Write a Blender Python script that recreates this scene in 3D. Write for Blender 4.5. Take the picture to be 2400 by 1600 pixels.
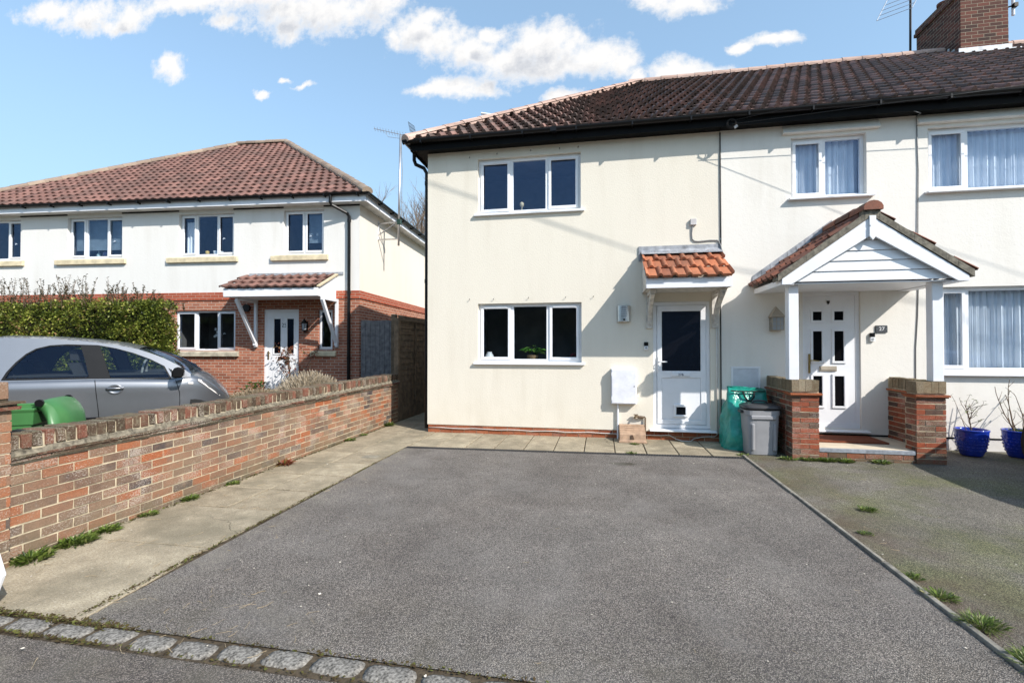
import bpy, bmesh, math, random
from mathutils import Vector, Matrix
R = math.radians
random.seed(7)
S = bpy.context.scene
for o in list(bpy.data.objects): bpy.data.objects.remove(o)
COL = S.collection

# ---------------------------------------------------------------- camera, sky, sun
cam = bpy.data.cameras.new('camera'); co = bpy.data.objects.new('camera', cam); COL.objects.link(co)
co.location = (0, -8.15, 1.53); co.rotation_euler = (R(90.663), 0, R(10.63))
cam.sensor_width = 36; cam.lens = 16.66; cam.clip_start = .05; cam.clip_end = 2000
S.camera = co
S.view_settings.view_transform = 'Standard'; S.view_settings.look = 'None'
S.view_settings.exposure = 1.03; S.view_settings.gamma = 1
SUN = Vector((1.5, -1.0, 1.42)).normalized()
el = math.asin(SUN.z); az = math.atan2(SUN.x, SUN.y)
sl = bpy.data.lights.new('sun', 'SUN'); sl.energy = 3.1; sl.angle = R(.53); sl.color = (1, .945, .88)
so = bpy.data.objects.new('sun', sl); COL.objects.link(so); so.location = (12, -10, 14)
so.rotation_euler = SUN.to_track_quat('Z', 'Y').to_euler()

def nd(nt, t, ins=None, **pr):
    n = nt.nodes.new(t)
    for k, v in pr.items(): setattr(n, k, v)
    for k, v in (ins or {}).items():
        s = n.inputs[k]
        if hasattr(v, 'is_linked') or isinstance(v, bpy.types.NodeSocket): nt.links.new(v, s)
        else: s.default_value = v
    return n
def mth(nt, op, a, b=0.0, c=None, clamp=False):
    d = {0: a, 1: b}
    if c is not None: d[2] = c
    return nd(nt, 'ShaderNodeMath', d, operation=op, use_clamp=clamp).outputs[0]
def ramp(nt, fac, stops):
    n = nd(nt, 'ShaderNodeValToRGB', {0: fac}); e = n.color_ramp.elements
    while len(e) < len(stops): e.new(.5)
    for i, (p, c) in enumerate(stops):
        e[i].position = p; e[i].color = (c[0], c[1], c[2], 1) if hasattr(c, '__len__') else (c, c, c, 1)
    return n.outputs[0]
def mix(nt, fac, a, b, mode='MIX'):
    n = nd(nt, 'ShaderNodeMix', data_type='RGBA', blend_type=mode)
    for s, v in ((n.inputs[0], fac), (n.inputs[6], a), (n.inputs[7], b)):
        if isinstance(v, bpy.types.NodeSocket): nt.links.new(v, s)
        else: s.default_value = v if not hasattr(v, '__len__') else (v[0], v[1], v[2], 1)
    return n.outputs[2]
def noise(nt, vec, scale, detail=3, rough=.5, out=0):
    return nd(nt, 'ShaderNodeTexNoise', {'Vector': vec, 'Scale': scale, 'Detail': detail, 'Roughness': rough}).outputs[out]
def rng(nt, v, a, b, c=0.0, d=1.0, smooth=False):
    return nd(nt, 'ShaderNodeMapRange', {0: v, 1: a, 2: b, 3: c, 4: d}, interpolation_type='SMOOTHSTEP' if smooth else 'LINEAR').outputs[0]

W = bpy.data.worlds.new('World'); S.world = W; W.use_nodes = True
nt = W.node_tree; nt.nodes.clear()
sky = nd(nt, 'ShaderNodeTexSky', sky_type='NISHITA', sun_disc=False, sun_elevation=el, sun_rotation=az, air_density=1.0, dust_density=.7, ozone_density=1.0, altitude=60)
dirv = nd(nt, 'ShaderNodeTexCoord').outputs['Generated']
sep = nd(nt, 'ShaderNodeSeparateXYZ', {0: dirv})
yy = mth(nt, 'MAXIMUM', sep.outputs[1], .02)
G = nd(nt, 'ShaderNodeCombineXYZ', {0: mth(nt, 'DIVIDE', sep.outputs[0], yy), 1: mth(nt, 'DIVIDE', sep.outputs[2], yy), 2: 0.0}).outputs[0]
wc = nd(nt, 'ShaderNodeTexNoise', {'Vector': G, 'Scale': 9.0, 'Detail': 5.0, 'Roughness': .6}).outputs[1]
wv = nd(nt, 'ShaderNodeVectorMath', {0: wc, 1: (-.5, -.5, -.5)}, operation='ADD').outputs[0]
# clouds: (x, y, rx, ry) on the tangent plane facing the house
CL = [(-1.44, .895, .11, .034), (-1.30, .86, .13, .045), (-1.18, .843, .08, .035), (-1.22, .825, .05, .022),
      (-1.0, .86, .17, .036), (-.905, .80, .045, .025), (-.70, .80, .16, .06), (-.62, .775, .14, .055), (-.72, .755, .055, .035), (-.5, .79, .07, .055), (-.80, .845, .14, .05),
      (-.40, .70, .075, .045), (-.385, .725, .05, .03), (-.345, .675, .085, .04), (-.28, .645, .075, .035), (-.235, .675, .03, .02),
      (-.13, .635, .12, .055), (-.095, .655, .06, .042), (-.02, .605, .09, .042), (.03, .588, .06, .03), (-.2, .615, .11, .045), (-.1, .592, .13, .03), (-.32, .572, .085, .03), (-.375, .57, .05, .022), (-.25, .56, .045, .02),
      (-1.057, .70, .05, .03), (-1.04, .685, .035, .018), (.165, .70, .075, .035), (.10, .71, .04, .02), (.155, .555, .07, .03), (.235, .55, .04, .018), (.33, .603, .055, .016), (.28, .595, .03, .012),
      (-.80, .60, .022, .011), (-.70, .61, .03, .008), (-.75, .628, .02, .007), (-.455, .70, .02, .03), (.075, .56, .02, .015), (-.08, .53, .05, .015)]
def cloud_field(shift):
    g0 = nd(nt, 'ShaderNodeVectorMath', {0: G, 1: shift}, operation='ADD').outputs[0]
    w1 = nd(nt, 'ShaderNodeTexNoise', {'Vector': g0, 'Scale': 9.0, 'Detail': 6.0, 'Roughness': .62}).outputs[1]
    w1 = nd(nt, 'ShaderNodeVectorMath', {0: w1, 1: (-.5, -.5, -.5)}, operation='ADD').outputs[0]
    gw = nd(nt, 'ShaderNodeVectorMath', {0: w1, 1: (.10, .07, 0), 2: g0}, operation='MULTIPLY_ADD').outputs[0]
    dm = None
    for cx, cy, rx, ry in CL:
        m_ = nd(nt, 'ShaderNodeVectorMath', {0: gw, 1: (1/rx, 1/ry, 0), 2: (-cx/rx, -cy/ry, 0)}, operation='MULTIPLY_ADD').outputs[0]
        l_ = nd(nt, 'ShaderNodeVectorMath', {0: m_}, operation='LENGTH').outputs[1]
        dm = l_ if dm is None else nd(nt, 'ShaderNodeMath', {0: dm, 1: l_, 2: .35}, operation='SMOOTH_MIN').outputs[0]
    fn = noise(nt, g0, 24, 8, .66)
    return mth(nt, 'ADD', dm, mth(nt, 'MULTIPLY_ADD', fn, 2.0, -1.0))
dv = cloud_field((0, 0, 0))
cm = mth(nt, 'POWER', rng(nt, dv, 1.25, .3, 0, 1, True), .8)
front = rng(nt, sep.outputs[1], .05, .2)
cm = mth(nt, 'MULTIPLY', cm, front)
gr = mth(nt, 'MULTIPLY', rng(nt, cloud_field((.022, .042, 0)), .95, -.15, 0, 1, True), rng(nt, dv, .95, .2, 0, 1, True))  # cloud self-shade put into the colour: grey where more cloud lies sunward
ccol = mix(nt, gr, (1.0, .99, .98), (.62, .65, .71))
hz = rng(nt, sep.outputs[2], .02, .55, 1, 0, True)
skyc = mix(nt, mth(nt, 'MULTIPLY_ADD', hz, .4, .42), sky.outputs[0], (1.36, 1.95, 2.62))
skyc = mix(nt, 1.0, skyc, (.97, 1.025, 1.0), 'MULTIPLY')
bg = nd(nt, 'ShaderNodeBackground', {0: skyc, 1: .15})
bc = nd(nt, 'ShaderNodeBackground', {0: ccol, 1: .50})
ms = nd(nt, 'ShaderNodeMixShader', {0: cm, 1: bg.outputs[0], 2: bc.outputs[0]})
nd(nt, 'ShaderNodeOutputWorld', {0: ms.outputs[0]})

# ---------------------------------------------------------------- materials
MATS = {}
def newmat(name):
    m = bpy.data.materials.new(name); m.use_nodes = True; m.node_tree.nodes.clear(); MATS[name] = m
    return m, m.node_tree
def uvs(nt): return nd(nt, 'ShaderNodeUVMap').outputs[0]
def rnd(nt): return nd(nt, 'ShaderNodeAttribute', attribute_name='rnd').outputs['Fac']
def obj(nt): return nd(nt, 'ShaderNodeTexCoord').outputs['Object']
def fin(nt, col, rough=.6, metal=0.0, bump=None, dist=.005, strength=.6, spec=.4, **kw):
    ins = {'Base Color': col if isinstance(col, bpy.types.NodeSocket) else (col[0], col[1], col[2], 1), 'Roughness': rough, 'Metallic': metal, 'Specular IOR Level': spec}
    ins.update(kw)
    p = nd(nt, 'ShaderNodeBsdfPrincipled', ins)
    if bump is not None:
        b = nd(nt, 'ShaderNodeBump', {'Height': bump, 'Distance': dist, 'Strength': strength})
        nt.links.new(b.outputs[0], p.inputs['Normal'])
    nd(nt, 'ShaderNodeOutputMaterial', {0: p.outputs[0]})
    return p
def plain(name, c, rough=.5, metal=0.0, var=.12, vs=6, bs=0, bd=.002, spec=.4, **kw):
    m, nt = newmat(name); v = obj(nt)
    n = noise(nt, v, vs, 4, .6)
    k = rng(nt, n, .3, .7, 1-var, 1+var)
    col = mix(nt, 1.0, c, nd(nt, 'ShaderNodeCombineXYZ', {0: k, 1: k, 2: k}).outputs[0], 'MULTIPLY')
    fin(nt, col, rough, metal, noise(nt, v, bs, 3) if bs else None, bd, .7, spec, **kw)
    return m
def render_mat(name, c, scale, dist, stain):
    m, nt = newmat(name); v = uvs(nt)
    big = noise(nt, v, .55, 4, .6); st = nd(nt, 'ShaderNodeVectorMath', {0: v, 1: (2.2, .22, 1)}, operation='MULTIPLY').outputs[0]
    strk = noise(nt, st, 1.6, 5, .65)
    f = mth(nt, 'MULTIPLY', rng(nt, strk, .45, .75), rng(nt, big, .35, .7))
    col = mix(nt, mth(nt, 'MULTIPLY', f, stain), c, (c[0]*.72, c[1]*.69, c[2]*.64))
    fine = noise(nt, v, scale, 3, .6)
    col = mix(nt, rng(nt, fine, .36, .2, 0, .45), col, (c[0]*.55, c[1]*.52, c[2]*.46))
    low = nd(nt, 'ShaderNodeSeparateXYZ', {0: v}).outputs[1]
    lowf = mth(nt, 'MULTIPLY', rng(nt, low, .75, .1), rng(nt, noise(nt, v, 3, 4), .4, .7))
    col = mix(nt, mth(nt, 'MULTIPLY', lowf, .25), col, (c[0]*.7, c[1]*.68, c[2]*.6))
    fin(nt, col, .9, 0, mth(nt, 'ADD', fine, noise(nt, v, scale*.33, 2)), dist, .8, .15)
    return m
def brick_tex(name, c1, c2, mortar, bw=.225, bh=.075, ms=.011, bump=.006):
    m, nt = newmat(name); v = uvs(nt)
    b = nd(nt, 'ShaderNodeTexBrick', {'Vector': v, 'Color1': (0, 0, 0, 1), 'Color2': (1, 1, 1, 1), 'Mortar': (0, 0, 0, 1), 'Scale': 1.0, 'Mortar Size': ms*.5, 'Mortar Smooth': .25, 'Brick Width': bw, 'Row Height': bh}, offset=.5)
    n = noise(nt, v, 30, 4, .65)
    k = mth(nt, 'MULTIPLY_ADD', n, .5, mth(nt, 'MULTIPLY_ADD', nd(nt, 'ShaderNodeSeparateColor', {0: b.outputs[0]}).outputs[0], .75, -.2))
    col = ramp(nt, k, [(0, c1), (.5, tuple((a+q)/2 for a, q in zip(c1, c2))), (1, c2)])
    mc = mix(nt, rng(nt, noise(nt, v, 9, 3), .3, .7), mortar, tuple(q*.72 for q in mortar))
    col = mix(nt, b.outputs[1], col, mc)
    h = mth(nt, 'SUBTRACT', mth(nt, 'MULTIPLY', n, .25), b.outputs[1])
    fin(nt, col, .88, 0, h, bump, .9, .2)
    return m
def brick_rnd(name, stops, spk=.5, spkc=(.62, .57, .50), lich=0, old=0, dirty=.75):
    m, nt = newmat(name); v = uvs(nt); r = rnd(nt)
    rv = nd(nt, 'ShaderNodeCombineXYZ', {2: mth(nt, 'MULTIPLY', r, 37.0)}).outputs[0]
    v2 = nd(nt, 'ShaderNodeVectorMath', {0: v, 1: rv}, operation='ADD').outputs[0]
    n = noise(nt, v2, 14, 5, .65)
    k = mth(nt, 'ADD', r, mth(nt, 'MULTIPLY_ADD', n, .42, -.21), clamp=True)
    col = ramp(nt, k, stops)
    fine = noise(nt, v2, 120, 3, .7)
    col = mix(nt, rng(nt, fine, .35, .7, .55, 0), col, (.10, .07, .06), 'MULTIPLY')
    s1 = noise(nt, v, 85, 3, .7); s2 = noise(nt, v, 3.2, 3)
    low = nd(nt, 'ShaderNodeSeparateXYZ', {0: v}).outputs[1]
    amt = mth(nt, 'ADD', rng(nt, s2, .4, .65, 0, .16), rng(nt, mth(nt, 'FRACT', mth(nt, 'MULTIPLY', r, 13.7)), .3, 1, 0, .11))
    sp = rng(nt, mth(nt, 'ADD', s1, amt), .66, .74, 0, spk)
    col = mix(nt, sp, col, spkc)
    if lich:
        g = rng(nt, noise(nt, v, 18, 5, .7), .5, .62, 0, lich)
        col = mix(nt, g, col, (.30, .29, .20))
    if old:
        wz = rng(nt, noise(nt, v, 1.5, 5, .6), .42, .66, 0, .6); col = mix(nt, wz, col, (.27, .19, .125))
        col = mix(nt, rng(nt, noise(nt, v, 7, 5, .7), .55, .7, 0, .55), col, (.15, .13, .11))
    dirt = mth(nt, 'MULTIPLY', rng(nt, low, .22, 0), rng(nt, noise(nt, v, 5, 4), .3, .62))
    col = mix(nt, mth(nt, 'MULTIPLY', dirt, dirty), col, (.13, .12, .075))
    fin(nt, col, .92, 0, mth(nt, 'ADD', fine, mth(nt, 'MULTIPLY', n, 1.5)), .004, .8, .15)
    return m
def tile_mat(name, stops, spot=(.33, .29, .24), samt=.6, rough=.75):
    m, nt = newmat(name); v = uvs(nt); r = rnd(nt)
    n = noise(nt, v, 9, 5, .7); k = mth(nt, 'ADD', mth(nt, 'MULTIPLY', r, .6), mth(nt, 'MULTIPLY_ADD', n, .9, -.25), clamp=True)
    col = ramp(nt, k, stops)
    s = rng(nt, noise(nt, v, 34, 4, .75), .58, .68, 0, samt)
    col = mix(nt, s, col, spot)
    d = rng(nt, noise(nt, v, 1.1, 4, .6), .42, .7, 0, .55)
    col = mix(nt, d, col, (.075, .06, .05))
    fin(nt, col, rough, 0, noise(nt, v, 70, 3, .7), .004, .7, .3)
    return m
def asphalt(name, stops, tint, tamt, brown=None):
    m, nt = newmat(name); v = uvs(nt)
    vo = nd(nt, 'ShaderNodeTexVoronoi', {'Vector': v, 'Scale': 170.0}, feature='F1')
    vc = nd(nt, 'ShaderNodeSeparateColor', {0: vo.outputs[1]}).outputs[0]
    n1 = noise(nt, v, 260, 3, .7); n2 = noise(nt, v, .9, 5, .6); n3 = noise(nt, v, 4.5, 4, .6)
    k = mth(nt, 'ADD', mth(nt, 'MULTIPLY', vc, .62), mth(nt, 'MULTIPLY_ADD', n1, .8, -.18))
    k = mth(nt, 'ADD', k, mth(nt, 'MULTIPLY_ADD', n2, .62, -.32)); k = mth(nt, 'ADD', k, mth(nt, 'MULTIPLY_ADD', n3, .25, -.125), clamp=True)
    col = ramp(nt, k, stops)
    col = mix(nt, 1.0, col, (1.07, .995, .92), 'MULTIPLY')
    gap = rng(nt, vo.outputs[0], .35, .62, 0, .75)
    col = mix(nt, gap, col, (.03, .028, .03))
    if tamt: col = mix(nt, rng(nt, noise(nt, nd(nt, 'ShaderNodeVectorMath', {0: v, 1: (5, 3, 0)}, operation='ADD').outputs[0], .75, 5, .65), .45, .62, 0, tamt), col, tint, 'MULTIPLY')
    sx = nd(nt, 'ShaderNodeSeparateXYZ', {0: v})
    if brown:   # soil washed along the timber edge and round the clump of weed
        b = mth(nt, 'MULTIPLY', rng(nt, sx.outputs[0], 2.75, 2.05), rng(nt, noise(nt, v, 2.2, 5, .65), .34, .6))
        col = mix(nt, mth(nt, 'MULTIPLY', b, .62), col, brown)
    else:       # an oil drip in front of the door and paler tyre tracks
        dx = nd(nt, 'ShaderNodeVectorMath', {0: v, 1: (4.6, 9.0, 0), 2: (-.27*4.6, 1.75*9.0, 0)}, operation='MULTIPLY_ADD').outputs[0]
        l = nd(nt, 'ShaderNodeVectorMath', {0: dx}, operation='LENGTH').outputs[1]
        col = mix(nt, rng(nt, mth(nt, 'ADD', l, mth(nt, 'MULTIPLY', n3, .5)), 1.25, .75, 0, .62, True), col, (.035, .03, .012))
        ed = rng(nt, noise(nt, v, 1.1, 5, .65), .5, .68, 0, .28)
        col = mix(nt, ed, col, (.31, .29, .268))
        gy = rng(nt, sx.outputs[1], -5.2, -6.0, 0, .35); col = mix(nt, mth(nt, 'MULTIPLY', gy, rng(nt, noise(nt, v, 3.0, 5, .7), .42, .62)), col, (.12, .105, .07))
        gx = rng(nt, sx.outputs[0], -2.55, -2.95, 0, .5); col = mix(nt, mth(nt, 'MULTIPLY', gx, rng(nt, noise(nt, v, 3.6, 5, .7), .42, .62)), col, (.30, .27, .21))
    h = mth(nt, 'ADD', mth(nt, 'MULTIPLY', vo.outputs[0], -1.4), n1)
    fin(nt, col, .85, 0, h, .006, .9, .25)
    return m
def slab_mat(name, c, c2):
    m, nt = newmat(name); v = uvs(nt); r = rnd(nt)
    n = noise(nt, v, 5, 6, .68); k = mth(nt, 'ADD', mth(nt, 'MULTIPLY', r, .4), mth(nt, 'MULTIPLY_ADD', n, 2.0, -.75), clamp=True)
    col = ramp(nt, k, [(0, c2), (.55, tuple((a+b)/2 for a, b in zip(c, c2))), (1, c)])
    sc = nd(nt, 'ShaderNodeVectorMath', {0: v, 1: (1, 2.4, 1)}, operation='MULTIPLY').outputs[0]
    f = noise(nt, sc, 55, 4, .75)
    col = mix(nt, rng(nt, f, .5, .62, 0, .6), col, (.10, .085, .06))
    col = mix(nt, rng(nt, noise(nt, sc, 42, 3, .7), .57, .66, 0, .6), col, (.62, .57, .47))
    col = mix(nt, rng(nt, noise(nt, v, 1.4, 5, .65), .45, .62, 0, .6), col, (.17, .15, .105))
    kk = rng(nt, noise(nt, sc, 150, 3, .75), .3, .7, .62, 1.34)
    col = mix(nt, 1.0, col, nd(nt, 'ShaderNodeCombineXYZ', {0: kk, 1: kk, 2: kk}).outputs[0], 'MULTIPLY')
    ck = nd(nt, 'ShaderNodeTexVoronoi', {'Vector': nd(nt, 'ShaderNodeVectorMath', {0: nd(nt, 'ShaderNodeTexNoise', {'Vector': v, 'Scale': 3.0, 'Detail': 4.0}).outputs[1], 1: (.35, .35, 0), 2: v}, operation='MULTIPLY_ADD').outputs[0], 'Scale': .75}, feature='DISTANCE_TO_EDGE').outputs[0]
    col = mix(nt, mth(nt, 'MULTIPLY', rng(nt, ck, .006, .001), rng(nt, noise(nt, v, 1.1, 2), .45, .6, 0, .7)), col, (.06, .052, .035))
    fin(nt, col, .9, 0, mth(nt, 'ADD', f, n), .006, .8, .2)
    return m
def glass_mat(name, tint=(.9, .93, .95), refl=1.0, rough=.0, bump=0, dark=None, base=.05):
    m, nt = newmat(name)
    lw = nd(nt, 'ShaderNodeLayerWeight', {'Blend': .5})
    fac = mth(nt, 'MULTIPLY_ADD', mth(nt, 'POWER', lw.outputs['Facing'], 5.0), .94, base, clamp=True)
    g = nd(nt, 'ShaderNodeBsdfGlossy', {'Color': (refl*.46, refl*.64, refl, 1), 'Roughness': rough})
    if bump:
        b = nd(nt, 'ShaderNodeBump', {'Height': noise(nt, uvs(nt), bump, 2, .5), 'Distance': .004, 'Strength': 1.0})
        nt.links.new(b.outputs[0], g.inputs['Normal']); nt.links.new(b.outputs[0], lw.inputs['Normal'])
    if dark: t = nd(nt, 'ShaderNodeBsdfDiffuse', {'Color': (*dark, 1)})
    else: t = nd(nt, 'ShaderNodeBsdfTransparent', {'Color': (*tint, 1)})
    x = nd(nt, 'ShaderNodeMixShader', {0: fac, 1: t.outputs[0], 2: g.outputs[0]})
    nd(nt, 'ShaderNodeOutputMaterial', {0: x.outputs[0]})
    return m
def leaf_mat(name, stops, rough=.45):
    m, nt = newmat(name)
    col = ramp(nt, rnd(nt), stops)
    p = nd(nt, 'ShaderNodeBsdfPrincipled', {'Base Color': col, 'Roughness': rough, 'Specular IOR Level': .35})
    t = nd(nt, 'ShaderNodeBsdfTranslucent', {'Color': col})
    x = nd(nt, 'ShaderNodeMixShader', {0: .25, 1: p.outputs[0], 2: t.outputs[0]})
    nd(nt, 'ShaderNodeOutputMaterial', {0: x.outputs[0]})
    return m

CREAM = render_mat('cream_pebbledash', (.74, .69, .59), 120, .0028, .45)
PALE = render_mat('pale_smooth_render', (.78, .75, .69), 40, .0022, .55)
OFFW = render_mat('offwhite_render', (.73, .715, .68), 55, .003, .45)
SIDEC = render_mat('cream_side_render', (.75, .69, .595), 55, .003, .4)
WALLB = brick_rnd('old_wall_brick', [(0, (.09, .075, .08)), (.1, (.19, .125, .095)), (.3, (.26, .165, .115)), (.55, (.33, .16, .10)), (.8, (.40, .155, .08)), (1, (.46, .14, .055))], .45, old=1)
COPB = brick_rnd('coping_brick', [(0, (.085, .06, .042)), (.5, (.15, .10, .068)), (1, (.24, .095, .065))], .45, (.5, .45, .38), .3)
REDB = brick_rnd('plinth_brick', [(0, (.20, .06, .04)), (.15, (.36, .11, .05)), (1, (.50, .17, .08))], .15, dirty=.0)
PORB = brick_rnd('porch_brick', [(0, (.13, .085, .07)), (.3, (.22, .13, .085)), (.5, (.33, .11, .065)), (1, (.42, .11, .055))], .3)
PORC = brick_rnd('porch_coping_brick', [(0, (.20, .15, .095)), (1, (.32, .24, .15))], .3, (.5, .45, .36), .3)
MORT = plain('cream_mortar', (.47, .40, .28), .95, var=.3, vs=14, bs=60, bd=.003)
MORG = plain('grey_lichen_mortar', (.165, .143, .105), .95, var=.6, vs=26, bs=40, bd=.012)
LHB = brick_tex('neighbour_brick', (.26, .09, .055), (.46, .185, .11), (.60, .52, .42), ms=.013)
LHR = brick_tex('red_band_brick', (.33, .075, .04), (.42, .11, .06), (.56, .42, .33))
CHB = brick_tex('chimney_brick', (.05, .032, .028), (.19, .07, .05), (.36, .31, .23))
DKB = brick_tex('dark_brick', (.11, .05, .035), (.25, .1, .06), (.3, .25, .18))
TILE = tile_mat('weathered_roof_tile', [(0, (.06, .047, .042)), (.45, (.13, .085, .071)), (.75, (.23, .13, .107)), (1, (.38, .23, .19))])
TILEL = tile_mat('brown_roof_tile', [(0, (.10, .056, .046)), (.5, (.185, .092, .072)), (1, (.28, .145, .115))], (.36, .28, .22), .45)
TILEO = tile_mat('orange_clay_tile', [(0, (.16, .06, .04)), (.5, (.42, .14, .065)), (1, (.56, .22, .11))], (.15, .10, .075), .6)
TILEP = tile_mat('porch_clay_tile', [(0, (.06, .038, .032)), (.5, (.19, .072, .045)), (1, (.34, .12, .07))], (.10, .09, .075), .55)
RIDGE = tile_mat('pink_ridge_tile', [(0, (.36, .23, .18)), (.5, (.50, .34, .275)), (1, (.60, .44, .37))], (.4, .33, .26), .3)
RIDGL = tile_mat('grey_ridge_tile', [(0, (.22, .15, .115)), (.5, (.32, .24, .18)), (1, (.40, .31, .23))], (.42, .38, .28), .6)
WHITE = plain('white_upvc', (.80, .81, .83), .32, var=.03, spec=.5)
WHITED = plain('white_painted_board', (.78, .79, .82), .4, var=.05, vs=3)
OLDW = plain('aged_white_paint', (.58, .55, .5), .7, var=.3, vs=14, bs=30, bd=.002)
BLACKP = plain('black_plastic_gutter', (.006, .006, .0065), .35, var=.2, spec=.25)
BLACKW = plain('black_painted_board', (.004, .004, .004), .6, var=.25, spec=.12)
STONE = plain('cream_stone_sill', (.62, .53, .36), .85, var=.22, vs=5, bs=50)
LEAD = plain('lead_flashing', (.30, .31, .33), .55, var=.4, vs=11, bs=14, bd=.006)
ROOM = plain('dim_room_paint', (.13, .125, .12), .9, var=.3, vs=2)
CURT = plain('white_net_curtain', (.82, .84, .87), .9, var=.08, vs=3)
BLIND = plain('blue_grey_blind', (.30, .38, .44), .7)
GLASS = glass_mat('window_glass')
GLASSF = glass_mat('frosted_dark_glass', dark=(.004, .004, .005), bump=150, rough=.12, refl=.5)
GLASSC = glass_mat('tinted_car_glass', tint=(.72, .78, .77), refl=.7, base=.05)
GLASSD = glass_mat('dark_door_glass', dark=(.006, .006, .007), refl=.45)
STEEL = plain('brushed_steel', (.62, .62, .62), .28, 1.0, var=.1)
ALU = plain('grey_aluminium', (.55, .55, .56), .4, .9, var=.15)
BRASS = plain('aged_brass', (.42, .30, .12), .35, 1.0, var=.3)
DARKM = plain('dark_metal', (.025, .022, .02), .5, .6)
GRILLE = plain('black_drain_grating', (.03, .03, .032), .55, var=.3, vs=30)
WOODG = plain('grey_weathered_timber', (.16, .15, .15), .9, var=.45, vs=9, bs=40, bd=.004)
WOODF = plain('brown_fence_timber', (.16, .11, .07), .9, var=.4, vs=7, bs=30, bd=.004)
WOODE = plain('silvered_timber_edging', (.22, .20, .165), .9, var=.4, vs=14, bs=60, bd=.004)
GREENP = plain('green_bin_plastic', (.05, .165, .05), .38, var=.12, vs=4, spec=.5)
GREYP = plain('grey_bin_plastic', (.29, .29, .30), .5, var=.1, vs=4, bs=120, bd=.0006)
BLKLID = plain('dark_grey_lid_plastic', (.045, .045, .048), .35, var=.15)
BAGM = plain('green_woven_plastic', (.012, .26, .20), .30, var=.3, vs=5, bs=13, bd=.03, spec=.6)
WEB = plain('black_webbing', (.012, .012, .012), .7)
POTB = plain('blue_glaze', (.012, .04, .36), .1, var=.25, vs=7, spec=.7)
SOIL = plain('dark_soil', (.07, .052, .032), 1, var=.5, vs=40, bs=70, bd=.01)
MATC = plain('rust_coir_mat', (.17, .045, .018), 1, var=.3, vs=60, bs=220, bd=.006)
FLOORT = plain('beige_porch_tile', (.58, .50, .38), .6, var=.15, vs=4)
STONEG = plain('grey_step_stone', (.26, .28, .31), .7, var=.3, vs=20, bs=60)
BROWNB = plain('brown_plastic_trough', (.36, .24, .16), .7, var=.28, vs=12, bs=70)
GRAN = plain('grey_granite', (.185, .173, .155), .9, var=.85, vs=60, bs=110, bd=.006, spec=.1)
TWIG = plain('brown_bark', (.13, .09, .06), .95, var=.3, vs=20)
TWIGL = plain('pale_twig', (.24, .18, .13), .95, var=.3, vs=20)
STRAW = plain('dry_straw', (.40, .31, .19), .9, var=.35, vs=40)
WHITEC = plain('white_cable', (.66, .64, .6), .5)
GREYC = plain('grey_cable', (.22, .22, .22), .5)
BLKC = plain('black_cable', (.01, .01, .01), .5)
SLATE = plain('slate_plaque', (.055, .062, .07), .6, var=.2, vs=20)
LAMPG = plain('beige_lantern_metal', (.40, .35, .28), .55, .2, var=.15)
LENS = plain('opal_lamp_lens', (.34, .36, .38), .3)
RUBBER = plain('black_tyre', (.015, .015, .015), .8)
INTER = plain('dark_car_interior', (.03, .031, .034), .8)
AMBER = plain('clear_lens', (.75, .7, .66), .15)
WICK = plain('woven_basket', (.26, .17, .09), .9, var=.35, vs=40, bs=60, bd=.006)
PETAL = plain('white_petal', (.82, .82, .8), .6)
LEAFH = leaf_mat('hedge_leaf', [(0, (.025, .04, .010)), (.4, (.14, .18, .03)), (.75, (.29, .32, .055)), (.92, (.42, .40, .11)), (1, (.34, .21, .10))])
LEAFS = leaf_mat('shoot_leaf', [(0, (.03, .035, .012)), (.6, (.075, .075, .025)), (1, (.15, .09, .04))])
LEAFG = leaf_mat('weed_leaf', [(0, (.03, .05, .012)), (.5, (.10, .15, .026)), (.85, (.18, .25, .045)), (1, (.28, .25, .12))])
LEAFR = leaf_mat('red_rose_leaf', [(0, (.12, .03, .02)), (.5, (.28, .075, .04)), (.8, (.30, .17, .07)), (1, (.12, .12, .03))])
LEAFL = leaf_mat('lavender_stem', [(0, (.16, .12, .075)), (.5, (.33, .26, .17)), (1, (.48, .42, .33))], .8)
LEAFM = leaf_mat('patterned_leaf', [(0, (.03, .12, .02)), (.6, (.09, .26, .04)), (1, (.25, .42, .10))])
MOSS = leaf_mat('moss', [(0, (.06, .035, .018)), (.55, (.085, .065, .022)), (1, (.14, .155, .035))], .9)
TARM = asphalt('driveway_tarmac', [(0, (.075, .072, .068)), (.4, (.215, .206, .197)), (.7, (.33, .318, .302)), (1, (.62, .60, .57))], (.86, .8, .76), .3)
TARN = asphalt('neighbour_tarmac', [(0, (.065, .064, .056)), (.4, (.21, .206, .182)), (.7, (.33, .325, .285)), (1, (.60, .58, .52))], (.80, .88, .56), .9, (.115, .075, .052))
TARP = asphalt('pavement_tarmac', [(0, (.065, .061, .058)), (.4, (.20, .188, .178)), (.7, (.31, .292, .277)), (1, (.60, .56, .53))], (.8, .75, .7), .3)
SLAB = slab_mat('buff_paving_slab', (.53, .45, .32), (.25, .205, .14))
CONC = slab_mat('worn_concrete', (.50, .425, .305), (.235, .195, .135))
EARTH = plain('garden_earth', (.13, .105, .075), 1, var=.4, vs=3, bs=20, bd=.02)
GROUND = plain('ground_grass_earth', (.10, .11, .06), 1, var=.4, vs=.6)
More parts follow.
